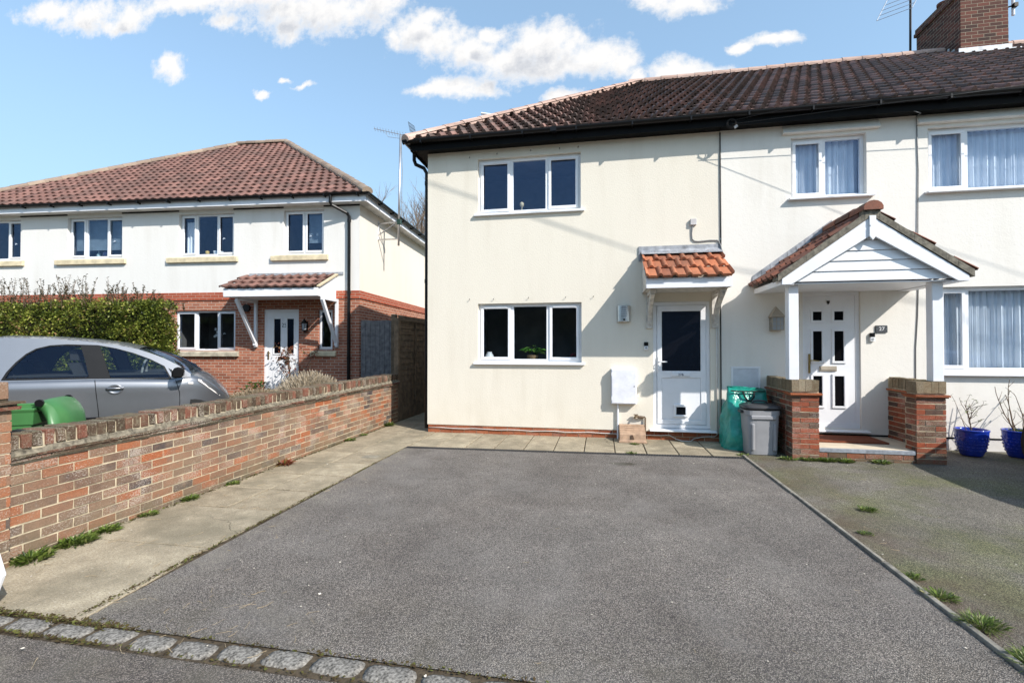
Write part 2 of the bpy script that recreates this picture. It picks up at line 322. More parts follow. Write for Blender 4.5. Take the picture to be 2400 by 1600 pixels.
def car_paint():
    m, nt = newmat('silver_car_paint')
    v = obj(nt); fl = noise(nt, v, 900, 2); n = noise(nt, v, 2.2, 4, .6)
    k = mth(nt, 'ADD', mth(nt, 'MULTIPLY', fl, .12), mth(nt, 'MULTIPLY_ADD', n, .06, .135))
    col = nd(nt, 'ShaderNodeCombineXYZ', {0: k, 1: mth(nt, 'MULTIPLY', k, 1.04), 2: mth(nt, 'MULTIPLY', k, 1.12)}).outputs[0]
    fin(nt, col, .34, .75, spec=.5, **{'Coat Weight': .7, 'Coat Roughness': .06}); return m
PAINT = car_paint()

# ---------------------------------------------------------------- mesh builder and naming helpers
ORG = {}
class MB:
    def __init__(s): s.v = []; s.f = []; s.r = []; s.mi = []; s.uv = {}; s.T = None; s.fix = None
    def add(s, pts, faces, r=None, mi=0):
        b = len(s.v)
        for p in pts:
            p = Vector(p)
            if s.T is not None: p = s.T @ p
            s.v.append(p)
        for f in faces:
            s.f.append([b+i for i in f]); s.r.append(random.random() if r is None else r); s.mi.append(mi)
    def quad(s, a, b, c, d, r=None, mi=0): s.add([a, b, c, d], [(0, 1, 2, 3)], r, mi)
    def poly(s, pts, r=None, mi=0): s.add(pts, [tuple(range(len(pts)))], r, mi)
    def box(s, x0, x1, y0, y1, z0, z1, r=None, mi=0, jit=0):
        j = (lambda: random.uniform(-jit, jit)) if jit else (lambda: 0)
        r = random.random() if r is None else r
        p = [(x0+j(), y0+j(), z0+j()), (x1+j(), y0+j(), z0+j()), (x1+j(), y1+j(), z0+j()), (x0+j(), y1+j(), z0+j()), (x0+j(), y0+j(), z1+j()), (x1+j(), y0+j(), z1+j()), (x1+j(), y1+j(), z1+j()), (x0+j(), y1+j(), z1+j())]
        s.add(p, [(0, 3, 2, 1), (4, 5, 6, 7), (0, 1, 5, 4), (1, 2, 6, 5), (2, 3, 7, 6), (3, 0, 4, 7)], r, mi)
    def tube(s, pts, r, n=8, r1=None, cap=True, rr=None):
        pts = [Vector(p) for p in pts]; r1 = r if r1 is None else r1; rings = []
        rr = random.random() if rr is None else rr
        ref = None
        for i, p in enumerate(pts):
            d = (pts[min(i+1, len(pts)-1)] - pts[max(i-1, 0)]).normalized()
            if ref is None: ref = d.orthogonal().normalized()
            ref = (ref - d*ref.dot(d)); ref = ref.normalized() if ref.length > 1e-6 else d.orthogonal().normalized()
            b = d.cross(ref); q = r + (r1-r)*i/max(1, len(pts)-1)
            rings.append([p + (ref*math.cos(2*math.pi*k/n) + b*math.sin(2*math.pi*k/n))*q for k in range(n)])
        P = [x for ring in rings for x in ring]; F = []
        for i in range(len(pts)-1):
            for k in range(n): F.append((i*n+k, i*n+(k+1) % n, (i+1)*n+(k+1) % n, (i+1)*n+k))
        if cap: F.append(tuple(range(n-1, -1, -1))); F.append(tuple((len(pts)-1)*n+k for k in range(n)))
        s.add(P, F, rr)
    def lathe(s, prof, c=(0, 0, 0), n=24, cap=True):
        P = []; F = []; m = len(prof)
        for k in range(n):
            a = 2*math.pi*k/n
            for r_, z in prof: P.append((c[0]+r_*math.cos(a), c[1]+r_*math.sin(a), c[2]+z))
        for k in range(n):
            q = (k+1) % n
            for i in range(m-1): F.append((k*m+i, q*m+i, q*m+i+1, k*m+i+1))
        if cap: F.append(tuple(k*m for k in range(n-1, -1, -1)))
        s.add(P, F, .5)
    def prism(s, poly, a, b, axis='y', r=None, mi=0):
        f = {'y': lambda p, t: (p[0], t, p[1]), 'x': lambda p, t: (t, p[0], p[1]), 'z': lambda p, t: (p[0], p[1], t)}[axis]
        n = len(poly); P = [f(p, a) for p in poly] + [f(p, b) for p in poly]
        F = [tuple(range(n)), tuple(range(2*n-1, n-1, -1))] + [(i, n+i, n+(i+1) % n, (i+1) % n) for i in range(n)]
        s.add(P, F, random.random() if r is None else r, mi)
    def build(s, name, mats, parent=None, smooth=False, bevel=0, org=None, recalc=True, seg=1):
        me = bpy.data.meshes.new(name)
        bm = bmesh.new()
        lay = bm.faces.layers.float.new('rnd'); uvl = bm.loops.layers.uv.new('UVMap')
        vs = [bm.verts.new(p) for p in s.v]
        for i, f in enumerate(s.f):
            try: fc = bm.faces.new([vs[k] for k in f])
            except ValueError: continue
            fc[lay] = s.r[i]; fc.material_index = s.mi[i]
        if recalc: bmesh.ops.recalc_face_normals(bm, faces=bm.faces)
        if bevel:
            es = [e for e in bm.edges if len(e.link_faces) == 2 and e.calc_face_angle(0) > .5]
            bmesh.ops.bevel(bm, geom=es, offset=bevel, segments=seg, affect='EDGES', profile=.5, clamp_overlap=True)
        o_ = Vector((0, 0, 0)); q = parent
        if parent is not None:
            while q.parent is not None: q = q.parent
            o_ = ORG.get(q.name, Vector((0, 0, 0)))
        elif org is not None: o_ = Vector(org)
        bm.normal_update()
        for fc in bm.faces:
            n = fc.normal; ax, ay, az = abs(n.x), abs(n.y), abs(n.z)
            for l in fc.loops:
                c = l.vert.co
                if az >= ax and az >= ay: l[uvl].uv = (c.x, c.y)
                elif ay >= ax: l[uvl].uv = (c.x, c.z)
                else: l[uvl].uv = (c.y, c.z)
            fc.smooth = smooth
        for v_ in bm.verts: v_.co -= o_
        bm.to_mesh(me); bm.free()
        for m in (mats if isinstance(mats, (list, tuple)) else [mats]): me.materials.append(m)
        ob = bpy.data.objects.new(name, me); COL.objects.link(ob)
        if parent is not None: ob.parent = parent
        elif org is not None: ob.location = o_
        return ob
def tag(o, label, cat, group=None, kind=None):
    if label: o['label'] = label
    if cat: o['category'] = cat
    if group: o['group'] = group
    if kind: o['kind'] = kind
    return o
def thing(name, label, cat, loc=(0, 0, 0), group=None, rz=0, local=False):
    o = bpy.data.objects.new(name, None); COL.objects.link(o); o.location = loc; o.rotation_euler = (0, 0, rz)
    o.empty_display_size = .1; tag(o, label, cat, group)
    ORG[o.name] = Vector((0, 0, 0)) if local else Vector(loc)
    return o
def struct(mb, name, mat, **k): return tag(mb.build(name, mat, **k), None, None, None, 'structure')
def part(name, mat, parent, fn, label=None, **k):
    mb = MB(); fn(mb); o = mb.build(name, mat, parent, **k)
    if label: o['label'] = label
    return o
def text_part(txt, size, mat, parent, name, x, y, z, depth=.004):
    cu = bpy.data.curves.new('t', 'FONT'); cu.body = txt; cu.size = size; cu.extrude = depth; cu.align_x = 'CENTER'; cu.align_y = 'CENTER'
    ob = bpy.data.objects.new('t', cu); COL.objects.link(ob)
    me = bpy.data.meshes.new_from_object(ob.evaluated_get(bpy.context.evaluated_depsgraph_get()))
    bpy.data.objects.remove(ob); mb = MB()
    mb.add([(v.co.x+x, y-v.co.z, v.co.y+z) for v in me.vertices], [tuple(p.vertices) for p in me.polygons], .5)
    return mb.build(name, mat, parent)
def clip(pts, hp):
    a, b, c = hp; out = []
    d = [a*p[0]+b*p[1]+c for p in pts]
    for i in range(len(pts)):
        j = (i+1) % len(pts)
        if d[i] >= 0: out.append(pts[i])
        if (d[i] >= 0) != (d[j] >= 0):
            t = d[i]/(d[i]-d[j]); out.append(tuple(pts[i][k]+(pts[j][k]-pts[i][k])*t for k in range(3)))
    return out
def roll_main(s): return .052*math.sin(math.pi*s/.42)**.8 if 0 < s < .42 else .004*math.sin(math.pi*(s-.42)/.58)
def roll_wave(s): return .017*(1+math.cos(2*math.pi*s)) * (1 if s < .5 else .92)
def tile_slope(mb, x0, x1, y0, z0, y1, z1, gauge, rsp, prof, ns, stag=.5, thick=.024, clips=(), k=1.0):
    dy, dz = y1-y0, z1-z0; L = math.hypot(dy, dz); ca, sa = dy/L, dz/L
    nc = max(1, round(L/gauge)); g = L/nc
    P = lambda x, v, h: (x, y0+v*ca-h*sa, z0+v*sa+h*ca)
    for j in range(nc):
        off = (j % 2)*stag*rsp; v0 = j*g-.02; v1 = (j+1)*g
        i0 = int(math.floor((x0-off)/rsp))-1; i1 = int(math.ceil((x1-off)/rsp))+1
        for i in range(i0, i1):
            rr = random.random(); dh = random.uniform(0, .006); dv = random.uniform(-.007, .007)
            xs = [(i+ns[q])*rsp+off for q in range(len(ns))]+[(i+1)*rsp+off]
            hs = [prof(q)*k for q in ns]+[prof(0)*k]
            for q in range(len(ns)):
                xa, xb, ha, hb = xs[q], xs[q+1], hs[q], hs[q+1]
                if xb <= x0 or xa >= x1: continue
                xa, xb = max(xa, x0), min(xb, x1)
                t = thick+dh
                top = [P(xa, v0+dv, ha+t), P(xb, v0+dv, hb+t), P(xb, v1, hb), P(xa, v1, ha)]
                ris = [P(xa, v0+dv, ha-.012), P(xb, v0+dv, hb-.012), P(xb, v0+dv, hb+t), P(xa, v0+dv, ha+t)]
                for f in (top, ris):
                    for c in clips:
                        f = clip(f, c)
                        if len(f) < 3: break
                    if len(f) >= 3: mb.poly(f, rr)
def hp2(p, q, side):
    # half plane through plan points p,q keeping the point 'side'
    a, b = q[1]-p[1], -(q[0]-p[0]); c = -(a*p[0]+b*p[1])
    if a*side[0]+b*side[1]+c < 0: a, b, c = -a, -b, -c
    return (a, b, c)
def ridge_run(mb, p, q, r, seg=.42, n=8, drop=.35):
    p, q = Vector(p), Vector(q); d = q-p; L = d.length; d.normalize(); m = max(1, round(L/seg))
    sidev = d.cross(Vector((0, 0, 1))).normalized(); up = sidev.cross(d)
    for i in range(m):
        a = p+d*(L*i/m-.02); b = p+d*(L*(i+1)/m+.015); rr = random.random(); ra, rb = r*1.06, r*.97
        lift = random.uniform(-.004, .004)
        A = []; B = []
        for k in range(n+1):
            t = math.pi*(-.08+1.16*k/n)
            A.append(a+sidev*math.cos(t)*ra+up*(math.sin(t)*ra*.85-drop*r+lift)); B.append(b+sidev*math.cos(t)*rb+up*(math.sin(t)*rb*.85-drop*r+lift))
        P = A+B; F = [(k, k+1, n+2+k, n+1+k) for k in range(n)]+[tuple(range(n, -1, -1)), tuple(range(n+1, 2*n+2))]
        mb.add(P, F, rr)
def gutter(mb, p, q, r=.056):
    # half round channel with a lip, hung along p..q
    p, q = Vector(p), Vector(q); d = (q-p).normalized(); sd = d.cross(Vector((0, 0, 1)))
    n = 10; out = []
    for ring in (r, r-.006):
        for k in range(n+1):
            t = math.pi*(1+k/n); out.append((math.cos(t)*ring, math.sin(t)*ring))
    out = out[:n+1]+out[n+1:][::-1]
    P = [p+sd*a+Vector((0, 0, b)) for a, b in out]+[q+sd*a+Vector((0, 0, b)) for a, b in out]; m = len(out)
    mb.add(P, [(i, (i+1) % m, m+(i+1) % m, m+i) for i in range(m)]+[tuple(range(m)), tuple(range(2*m-1, m-1, -1))], .5)
def wall_grid(mb, x0, x1, z0, z1, holes, y=0.0, rev=.1):
    xs = sorted({x0, x1, *[h[0] for h in holes], *[h[1] for h in holes]}); zs = sorted({z0, z1, *[h[2] for h in holes], *[h[3] for h in holes]})
    xs = [x for x in xs if x0 <= x <= x1]; zs = [z for z in zs if z0 <= z <= z1]
    for i in range(len(xs)-1):
        for j in range(len(zs)-1):
            cx, cz = (xs[i]+xs[i+1])/2, (zs[j]+zs[j+1])/2
            if any(h[0] < cx < h[1] and h[2] < cz < h[3] for h in holes): continue
            mb.quad((xs[i], y, zs[j]), (xs[i+1], y, zs[j]), (xs[i+1], y, zs[j+1]), (xs[i], y, zs[j+1]))
    for a, b, c, d in holes:
        c_, d_ = max(c, z0), min(d, z1)
        if d_ <= c_: continue
        mb.quad((a, y, c_), (a, y+rev, c_), (a, y+rev, d_), (a, y, d_)); mb.quad((b, y, c_), (b, y+rev, c_), (b, y+rev, d_), (b, y, d_))
        if d <= z1: mb.quad((a, y, d), (b, y, d), (b, y+rev, d), (a, y+rev, d))
        if c >= z0: mb.quad((a, y, c), (b, y, c), (b, y+rev, c), (a, y+rev, c))
def bricks(mb, x0, x1, y, z0, z1, face='y', bw=.225, bh=.075, m=.011, depth=.05, proud=.0, sgn=-1, start=0, rows=None, lo=0, hi=1):
    # individual brick faces standing proud of a mortar bed; face 'y' looks along y, 'x' along x
    n = int((z1-z0)/bh+.999)
    for j in range(n):
        za = z0+j*bh; zb = min(za+bh-m, z1)
        if zb-za < .02: continue
        x = x0-((j+start) % 2)*bw/2
        while x < x1-.01:
            a, b = max(x, x0), min(x+bw-m, x1)
            if b-a > .02:
                pr = proud+random.uniform(.002, .008)
                f = y+sgn*pr; k = y-sgn*depth
                if face == 'y': mb.box(a, b, min(f, k), max(f, k), za, zb, random.uniform(lo, hi), jit=.0018)
                else: mb.box(min(f, k), max(f, k), a, b, za, zb, random.uniform(lo, hi), jit=.0018)
            x += bw
def window(root, x0, x1, z0, z1, bars, opens, y=.075, sill=None, sillmat=None, cur=None, glass=None, room=True, vent=False, interior_depth=1.3, label=None, fr=.055, face=0.0, handle=False):
    """white casement: outer frame, mullions at bars (centre x), opening lights as raised sashes"""
    mb = MB(); d = .06
    mb.box(x0, x1, y, y+d, z1-fr, z1); mb.box(x0, x1, y, y+d, z0, z0+fr)
    mb.box(x0, x0+fr, y+.001, y+d-.001, z0+fr, z1-fr); mb.box(x1-fr, x1, y+.001, y+d-.001, z0+fr, z1-fr)
    for b in bars: mb.box(b-fr*.6, b+fr*.6, y+.001, y+d-.001, z0+fr, z1-fr)
    w = mb.build('window', WHITE, root, bevel=.004)
    if label: w['label'] = label
    ed = [x0+fr]+[e for b in bars for e in (b-fr*.6, b+fr*.6)]+[x1-fr]
    for i in range(0, len(ed), 2):
        a, b = ed[i], ed[i+1]; li = i//2; c0, c1 = z0+fr, z1-fr
        if li in opens:
            s = MB(); q = .048; e = .012
            a2, b2, c2, c3 = a-e, b+e, c0-e, c1+e; ys, ye = y-.02, y-.0015
            s.box(a2, b2, ys, ye, c3-q, c3); s.box(a2, b2, ys, ye, c2, c2+q); s.box(a2, a2+q, ys+.0012, ye, c2+q, c3-q); s.box(b2-q, b2, ys+.0012, ye, c2+q, c3-q)
            s.build('sash', WHITE, w, bevel=.004)
            a, b, c0, c1 = a2+q-.004, b2-q+.004, c2+q-.004, c3-q+.004
            if vent:
                t = MB(); t.box(a+.02, b-.02, ys-.012, ys-.001, c3-q*.72, c3-q*.28); t.build('trickle_vent', WHITE, w, bevel=.003)
            if handle:
                t = MB(); hx = a+.015 if li else b-.015; zc = (c0+c1)/2-.1; t.tube([(hx, y+d+.03, zc), (hx+.01, y+d+.035, zc+.04), (hx+.05, y+d+.035, zc+.015)], .011, 6); t.build('handle', WHITE, w)
        g = MB(); g.box(a-.003, b+.003, y+.022, y+.028, c0-.003, c1+.003); g.build('pane', glass or GLASS, w)
    if sill:
        s = MB(); sx0, sx1, sz0, sz1, out = sill
        s.prism([(face-out, sz0), (face-out, sz1-.012), (y+.0, sz1), (y+.0, sz0+.004)], sx0, sx1, 'x'); s.build('sill', sillmat or WHITE, w, bevel=.004)
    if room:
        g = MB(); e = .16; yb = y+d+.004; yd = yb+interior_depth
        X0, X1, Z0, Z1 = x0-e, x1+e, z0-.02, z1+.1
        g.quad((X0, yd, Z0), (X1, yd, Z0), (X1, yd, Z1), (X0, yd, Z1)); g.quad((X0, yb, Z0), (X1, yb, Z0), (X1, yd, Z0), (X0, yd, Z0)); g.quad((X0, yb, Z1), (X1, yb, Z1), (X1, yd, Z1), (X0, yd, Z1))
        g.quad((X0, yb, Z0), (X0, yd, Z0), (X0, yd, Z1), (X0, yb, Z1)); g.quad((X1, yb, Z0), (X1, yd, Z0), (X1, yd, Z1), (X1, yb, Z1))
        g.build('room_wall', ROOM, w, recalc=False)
    for c in (cur or []):
        xa, xb, za, zb, kind = c; t = MB(); yb = y+d+.07
        if kind == 'blind':
            z = za
            while z < zb: t.box(xa, xb, yb-.012, yb+.012, z, z+.004); t.quad((xa, yb-.012, z+.003), (xb, yb-.012, z+.003), (xb, yb+.01, z+.024), (xa, yb+.01, z+.024)); z += .025
            t.build('blind', BLIND, w)
        else:
            n = int((xb-xa)/.012); ph = random.random()*6; pts = []
            f = lambda x: .030*math.sin(x*62+ph+1.1*math.sin(x*9))+.014*math.sin(x*140+ph)
            for i in range(n+1):
                x = xa+(xb-xa)*i/n; k = f(x); pts.append((x, yb+k))
            for i in range(n):
                (xa_, ya_), (xb_, yb_) = pts[i], pts[i+1]
                t.quad((xa_, ya_, za), (xb_, yb_, za), (xb_, yb_*.6+(y+d+.07)*.4, zb), (xa_, ya_*.6+(y+d+.07)*.4, zb))
            t.build('curtain', CURT, w, smooth=True, recalc=False)
    return w

# ---------------------------------------------------------------- setting: ground, drives, paths
m = MB(); m.quad((-400, -400, -.06), (400, -400, -.06), (400, 600, -.06), (-400, 600, -.06)); struct(m, 'ground', GROUND)
chy = lambda x: -1.26+(x+2.93)*.19/4.89          # back edge of the drive follows the slanting drain
DX0, DX1 = -2.93, 1.942
m = MB()
m.poly([(-2.865, -5.985, 0), (DX1, -5.985, 0), (DX1, chy(DX1)-.1, 0), (DX0, chy(DX0)-.1, 0)]); struct(m, 'driveway', TARM)
m = MB(); m.quad((1.985, -5.985, -.004), (15, -5.985, -.004), (15, .03, -.004), (1.985, .03, -.004)); struct(m, 'neighbour_driveway', TARN)
m = MB(); m.quad((-30, -9.2, -.012), (30, -9.2, -.012), (30, -6.13, -.012), (-30, -6.13, -.012)); struct(m, 'pavement', TARP)
m = MB(); m.box(-30, 30, -9.33, -9.2, -.06, -.012); struct(m, 'kerb', CONC)
m = MB(); m.quad((-30, -16, -.045), (30, -16, -.045), (30, -9.33, -.045), (-30, -9.33, -.045)); struct(m, 'road', TARP)
m = MB(); m.quad((-30, -16, .1), (-4.34, -16, .1), (-4.34, 1, .22), (-30, 1, .22)); m.quad((-30, 1, .22), (-4.34, 1, .22), (-4.34, 3.4, .3), (-30, 3.4, .3)); m.quad((-4.34, -16, .1), (-4.34, -16, -.1), (-4.34, 1, -.1), (-4.34, 1, .22))
m.T = None
mm = MB(); mm.quad((-30, -6.0, .1), (-4.34, -6.0, .1), (-4.34, 1, .2), (-30, 1, .2)); mm.quad((-30, 1, .2), (-4.34, 1, .2), (-4.34, 3.6, .28), (-30, 3.6, .28)); struct(mm, 'garden', EARTH)
m = MB()
def slab(poly, z=.0):
    j = random.uniform(-.003, .003); m.prism([p for p in poly], -.05, z+j+random.uniform(0, .002), 'z')
gp = .0075
x = DX0
while x < 1.95:
    b = min(x+.447, 1.985)
    slab([(x+gp, -.55+gp), (b-gp, -.55+gp), (b-gp, .012), (x+gp, .012)])
    slab([(x+gp, chy(x)+.004), (b-gp, chy(b)+.004), (b-gp, -.55-gp), (x+gp, -.55-gp)]); x += .447
for cx0, cx1, sh in ((-4.1, -3.52, 0), (-3.52, DX0-.004, .0)):
    y = .61-sh
    while y > -4.1: slab([(cx0+gp, y-.6+gp), (cx1-gp, y-.6+gp), (cx1-gp, y-gp), (cx0+gp, y-gp)]); y -= .6
for k in range(14):
    for cx0, cx1 in ((-4.1, -3.6), (-3.6, -3.1)): slab([(cx0+gp, .61+k*.6+gp), (cx1-gp, .61+k*.6+gp), (cx1-gp, 1.21+k*.6-gp), (cx0+gp, 1.21+k*.6-gp)])
struct(m, 'path', SLAB, bevel=.004)
m = MB()
m.prism([(-4.1, -5.02), (-2.945, -5.0), (-2.94, -4.2), (-4.1, -4.2)], -.05, .002, 'z'); m.prism([(-4.35, -5.98), (-2.875, -5.975), (-2.945, -5.01), (-4.1, -5.03), (-4.35, -5.03)], -.05, .0, 'z')
struct(m, 'concrete_path', CONC, bevel=.004)
m = MB(); m.quad((-4.4, -6.14, -.009), (2, -6.14, -.009), (2, -5.9, -.009), (-4.4, -5.9, -.009)); m.quad((-4.4, -5.9, -.012), (2, -5.9, -.012), (2, .1, -.012), (-4.4, .1, -.012)); m.quad((-4.1, .1, -.035), (-3, .1, -.035), (-3, 10, -.035), (-4.1, 10, -.035)); struct(m, 'path_bed', SOIL)
# slot drain along the front of the slabs
def drain(m):
    T = Matrix.Translation((DX0, chy(DX0)-.1, 0)) @ Matrix.Rotation(math.atan2(.19, 4.89), 4, 'Z'); m.T = T; L = 4.86
    m.box(0, L, .002, .012, -.05, .006); m.box(0, L, .086, .096, -.05, .006); m.box(0, L, .012, .086, -.06, -.045); m.box(0, L, .042, .056, -.04, .005)
    x = .012
    while x < L-.02: m.box(x, x+.014, .0125, .0415, -.03, .004); m.box(x+.012, x+.026, .0565, .0855, -.03, .004); x += .036
m = MB(); drain(m); tag(m.build('drain_channel', GRILLE, org=(DX0, -1.3, 0)), 'black slotted drain channel between the tarmac drive and the paving slabs', 'drain')
m = MB(); y = -5.98
while y < -1.0:
    b = min(y+1.62, -1.0); m.box(1.944+random.uniform(-.004, .004), 1.98, y+.003, b-.003, -.06, .022, jit=.004); y += 1.62
tag(m.build('timber_edging', WOODE, org=(1.957, -3.5, 0), bevel=.004), 'thin silvered timber edging board dividing the two tarmac drives', 'edging')
m = MB(); m.box(-3.27, -3.04, -2.09, -1.92, -.03, .0045); m.box(-3.255, -3.055, -2.075, -1.935, .004, .007)
tag(m.build('drain_cover', plain('iron_cover', (.23, .205, .155), .8, var=.4, vs=18, bs=60), org=(-3.15, -2, 0), bevel=.002), 'small square drain cover set in the paving slabs beside the drive', 'drain cover')

# granite setts across the mouth of the drive
ords = ['first', 'second', 'third', 'fourth', 'fifth', 'sixth', 'seventh', 'eighth', 'ninth', 'tenth', 'eleventh', 'twelfth', 'thirteenth']
sx = -3.52
for i in range(13):
    w = random.uniform(.215, .265); y0 = -6.055+random.uniform(-.012, .012)+.012*math.sin(i); m = MB()
    h = .128; n1, n2 = 9, 5; rr = random.random(); sk = random.uniform(-.02, .02)
    P = []; F = []
    for a in range(n1+1):
        for b in range(n2+1):
            u_, v_ = a/n1, b/n2; e = min(u_, 1-u_, (v_)*.55, (1-v_)*.55)
            z = .003-.012*math.exp(-e*95)+random.uniform(-.002, .002)
            rx = .012*(abs(v_-.5)*2)**4; ry = .014*(abs(u_-.5)*2)**4
            P.append((sx+rx+(w-2*rx)*u_+sk*(v_-.5)+random.uniform(-.003, .003), y0-h/2+ry+(h-2*ry)*v_+random.uniform(-.003, .003), z))
    for a in range(n1):
        for b in range(n2): q = a*(n2+1)+b; F.append((q, q+n2+1, q+n2+2, q+1))
    m.add(P, F, rr)
    rim = [a*(n2+1) for a in range(n1+1)]+[n1*(n2+1)+b for b in range(1, n2+1)]+[a*(n2+1)+n2 for a in range(n1-1, -1, -1)]+[b for b in range(n2-1, 0, -1)]
    base = len(m.v); m.add([(m.v[q].x, m.v[q].y, -.07) for q in rim], [], rr)
    for q in range(len(rim)): m.f.append([rim[q], rim[(q+1) % len(rim)], base+(q+1) % len(rim), base+q]); m.r.append(rr); m.mi.append(0)
    lab = 'rough grey granite sett, %s from the left in the row across the drive' % ords[i]
    if i == 0: lab = 'rough grey granite sett with grass around it, leftmost in the row across the drive'
    tag(m.build('granite_sett', GRAN, org=(sx+w/2, y0, 0), smooth=True), lab, 'sett', 'granite setts across the drive mouth')
    sx += w+random.uniform(.018, .032)

# ---------------------------------------------------------------- the cream end house
RZ0, RY0, RZ1, RY1 = 5.17, -.29, 8.2, 4.2; HX, RX = -3.37, .83; BK = 8.7; SEAM = 1.902
eh = thing('terraced_house', 'cream pebbledashed end terrace house with red brick plinth and dark tiled roof', 'house', (-.6, 0, 0))
EU = (-2.148, -.334, 3.89, 4.867); EL = (-2.146, -.324, 1.262, 2.294); ED = (.85, 1.745, .172, 2.278)
def f(m):
    wall_grid(m, -3.085, SEAM, .14, 5.06, [EU, EL, ED])
    m.quad((-3.085, 0, .14), (-3.085, 8.4, .14), (-3.085, 8.4, 5.06), (-3.085, 0, 5.06)); m.quad((-3.085, 8.4, .14), (SEAM, 8.4, .14), (SEAM, 8.4, 5.06), (-3.085, 8.4, 5.06))
    m.quad((-3.085, 0, .14), (SEAM, 0, .14), (SEAM, .05, .14), (-3.085, .05, .14))
part('wall', CREAM, eh, f)
def f(m):
    m.box(-3.07, SEAM, .016, .2, -.05, .142, mi=1); m.box(-3.07, -2.9, .2, 8.3, -.05, .142, mi=1)
    bricks(m, -3.07, SEAM, .014, -.01, .14, proud=.003, depth=.03)
    for r0 in (0,): pass
mbp = MB(); f(mbp); mbp.build('brick_plinth', [REDB, MORT], eh)
def slope_front(m, x0, x1, cl): tile_slope(m, x0, x1, RY0, RZ0, RY1, RZ1, .3, .2, roll_main, (0, .07, .14, .21, .28, .35, .42, .71), .5, .042, cl)
hipc = hp2((HX, RY0), (RX, RY1), (5, 0))
m = MB(); slope_front(m, HX, SEAM, [hipc])
bx, by = HX, BK
m.add([(HX, RY0, RZ0), (RX, RY1, RZ1), (HX, BK, RZ0), (SEAM, RY1, RZ1), (SEAM, BK, RZ0)], [(0, 2, 1), (1, 2, 4, 3)], .5)
m.build('roof', TILE, eh)
m = MB(); ridge_run(m, (HX-.02, RY0-.02, RZ0+.045), (RX, RY1, RZ1+.05), .125, .42); ridge_run(m, (RX-.1, RY1, RZ1+.06), (SEAM, RY1, RZ1+.06), .125, .42); ridge_run(m, (HX, BK, RZ0+.04), (RX, RY1, RZ1+.04), .125, .42)
m.build('ridge_tiles', RIDGE, eh)
def hipmort(m):
    p, q = Vector((HX+.12, RY0, RZ0+.05)), Vector((RX+.1, RY1-.05, RZ1+.03)); n = 46
    for i in range(n):
        a = p.lerp(q, i/n); b = p.lerp(q, (i+1.1)/n); off = Vector((.10, -.085, -.0)); j = random.uniform(-.02, .02)
        m.poly([a+off*(.6), b+off*.6, b+off*(1.45+j)+Vector((0, 0, -.01)), a+off*(1.45-j)+Vector((0, 0, -.01))])
part('hip_mortar', MORG, eh, hipmort)
def eaves(m, x0, x1, left=False):
    m.box(x0, x1, -.225, -.2, 5.01, 5.2); m.box(x0+.001, x1-.001, -.2, .02, 5.03, 5.05)
    if left: m.box(-3.33, -3.305, -.2, 8.6, 5.01, 5.2); m.box(-3.305, -3.07, .02, 8.6, 5.031, 5.05)
part('fascia', BLACKW, eh, lambda m: eaves(m, -3.33, SEAM, True))
def gut(m, x0, x1, left=False):
    gutter(m, (x0, -.285, 5.175), (x1, -.285, 5.175), .058)
    x = x0+.35
    while x < x1: m.box(x-.012, x+.012, -.35, -.226, 5.1, 5.16); x += .9
    m.box((x0+x1)/2-.05, (x0+x1)/2+.05, -.352, -.225, 5.108, 5.182)
    if left:
        gutter(m, (-3.39, -.34, 5.175), (-3.39, 8.6, 5.175), .058)
part('gutter', BLACKP, eh, lambda m: gut(m, -3.445, SEAM, True))
def dp(m):
    m.tube([(-3.39, .1, 5.15), (-3.39, .1, 4.98), (-3.36, .1, 4.9), (-3.2, .1, 4.82), (-3.145, .1, 4.72), (-3.142, .1, 4.4), (-3.142, .1, .05)], .034, 10)
    for z in (4.5, 2.7, .9): m.tube([(-3.142, .1, z), (-3.142, .1, z+.07)], .042, 10)
part('downpipe', BLACKP, eh, dp)
window(eh, EU[0], EU[1], EU[2], EU[3], (-1.556, -.916), (0, 2), sill=(-2.21, -.27, 3.845, 3.895, .055), vent=True, label='wide three light window on the upper floor')
window(eh, EL[0], EL[1], EL[2], EL[3], (-1.545, -.90), (0, 2), sill=(-2.216, -.268, 1.222, 1.268, .055), vent=True, glass=GLASS, label='wide three light window on the ground floor')
for x, z in ((-2.3, 2.37), (-1.86, 2.37), (-1.24, 2.38), (-.6, 2.375), (-.13, 2.38), (-2.3, 4.9), (-1.8, 4.93), (-1.2, 4.945), (-.7, 4.94), (-.38, 4.94)):
    part('nail', DARKM, eh, lambda m: m.tube([(x, .001, z), (x+.004, -.03, z-.004), (x+.012, -.036, z+.014)], .005, 5))
# front door 27B
def f(m):
    a, b, c, d = ED; y = .035; w = .062
    m.box(a, b, y, y+.07, d-w, d); m.box(a, b, y, y+.07, c+.024, c+.085); m.box(a, a+w, y+.001, y+.069, c+.085, d-w); m.box(b-w, b, y+.001, y+.069, c+.085, d-w)
d27 = part('door', WHITE, eh, f, 'white half glazed front door with a cat flap', bevel=.005)
def f(m):
    x0, x1, z0, z1 = .914, 1.681, .262, 2.214; y0, y1 = .022, .08; g = (.992, 1.6, 1.136, 2.118); p = (.992, 1.6, .335, 1.018)
    m.box(x0, x1, y0, y1, g[3], z1); m.box(x0, x1, y0, y1, p[3], g[2]); m.box(x0, x1, y0, y1, z0, p[2])
    m.box(x0, g[0], y0+.0015, y1-.001, p[2], z1); m.box(g[1], x1, y0+.0015, y1-.001, p[2], z1); m.box(g[0], g[1], y0+.014, y1-.002, p[2], p[3])
part('door_leaf', WHITE, d27, f, bevel=.006)
part('glass_panel', GLASSF, d27, lambda m: m.box(.99, 1.602, .045, .055, 1.134, 2.12))
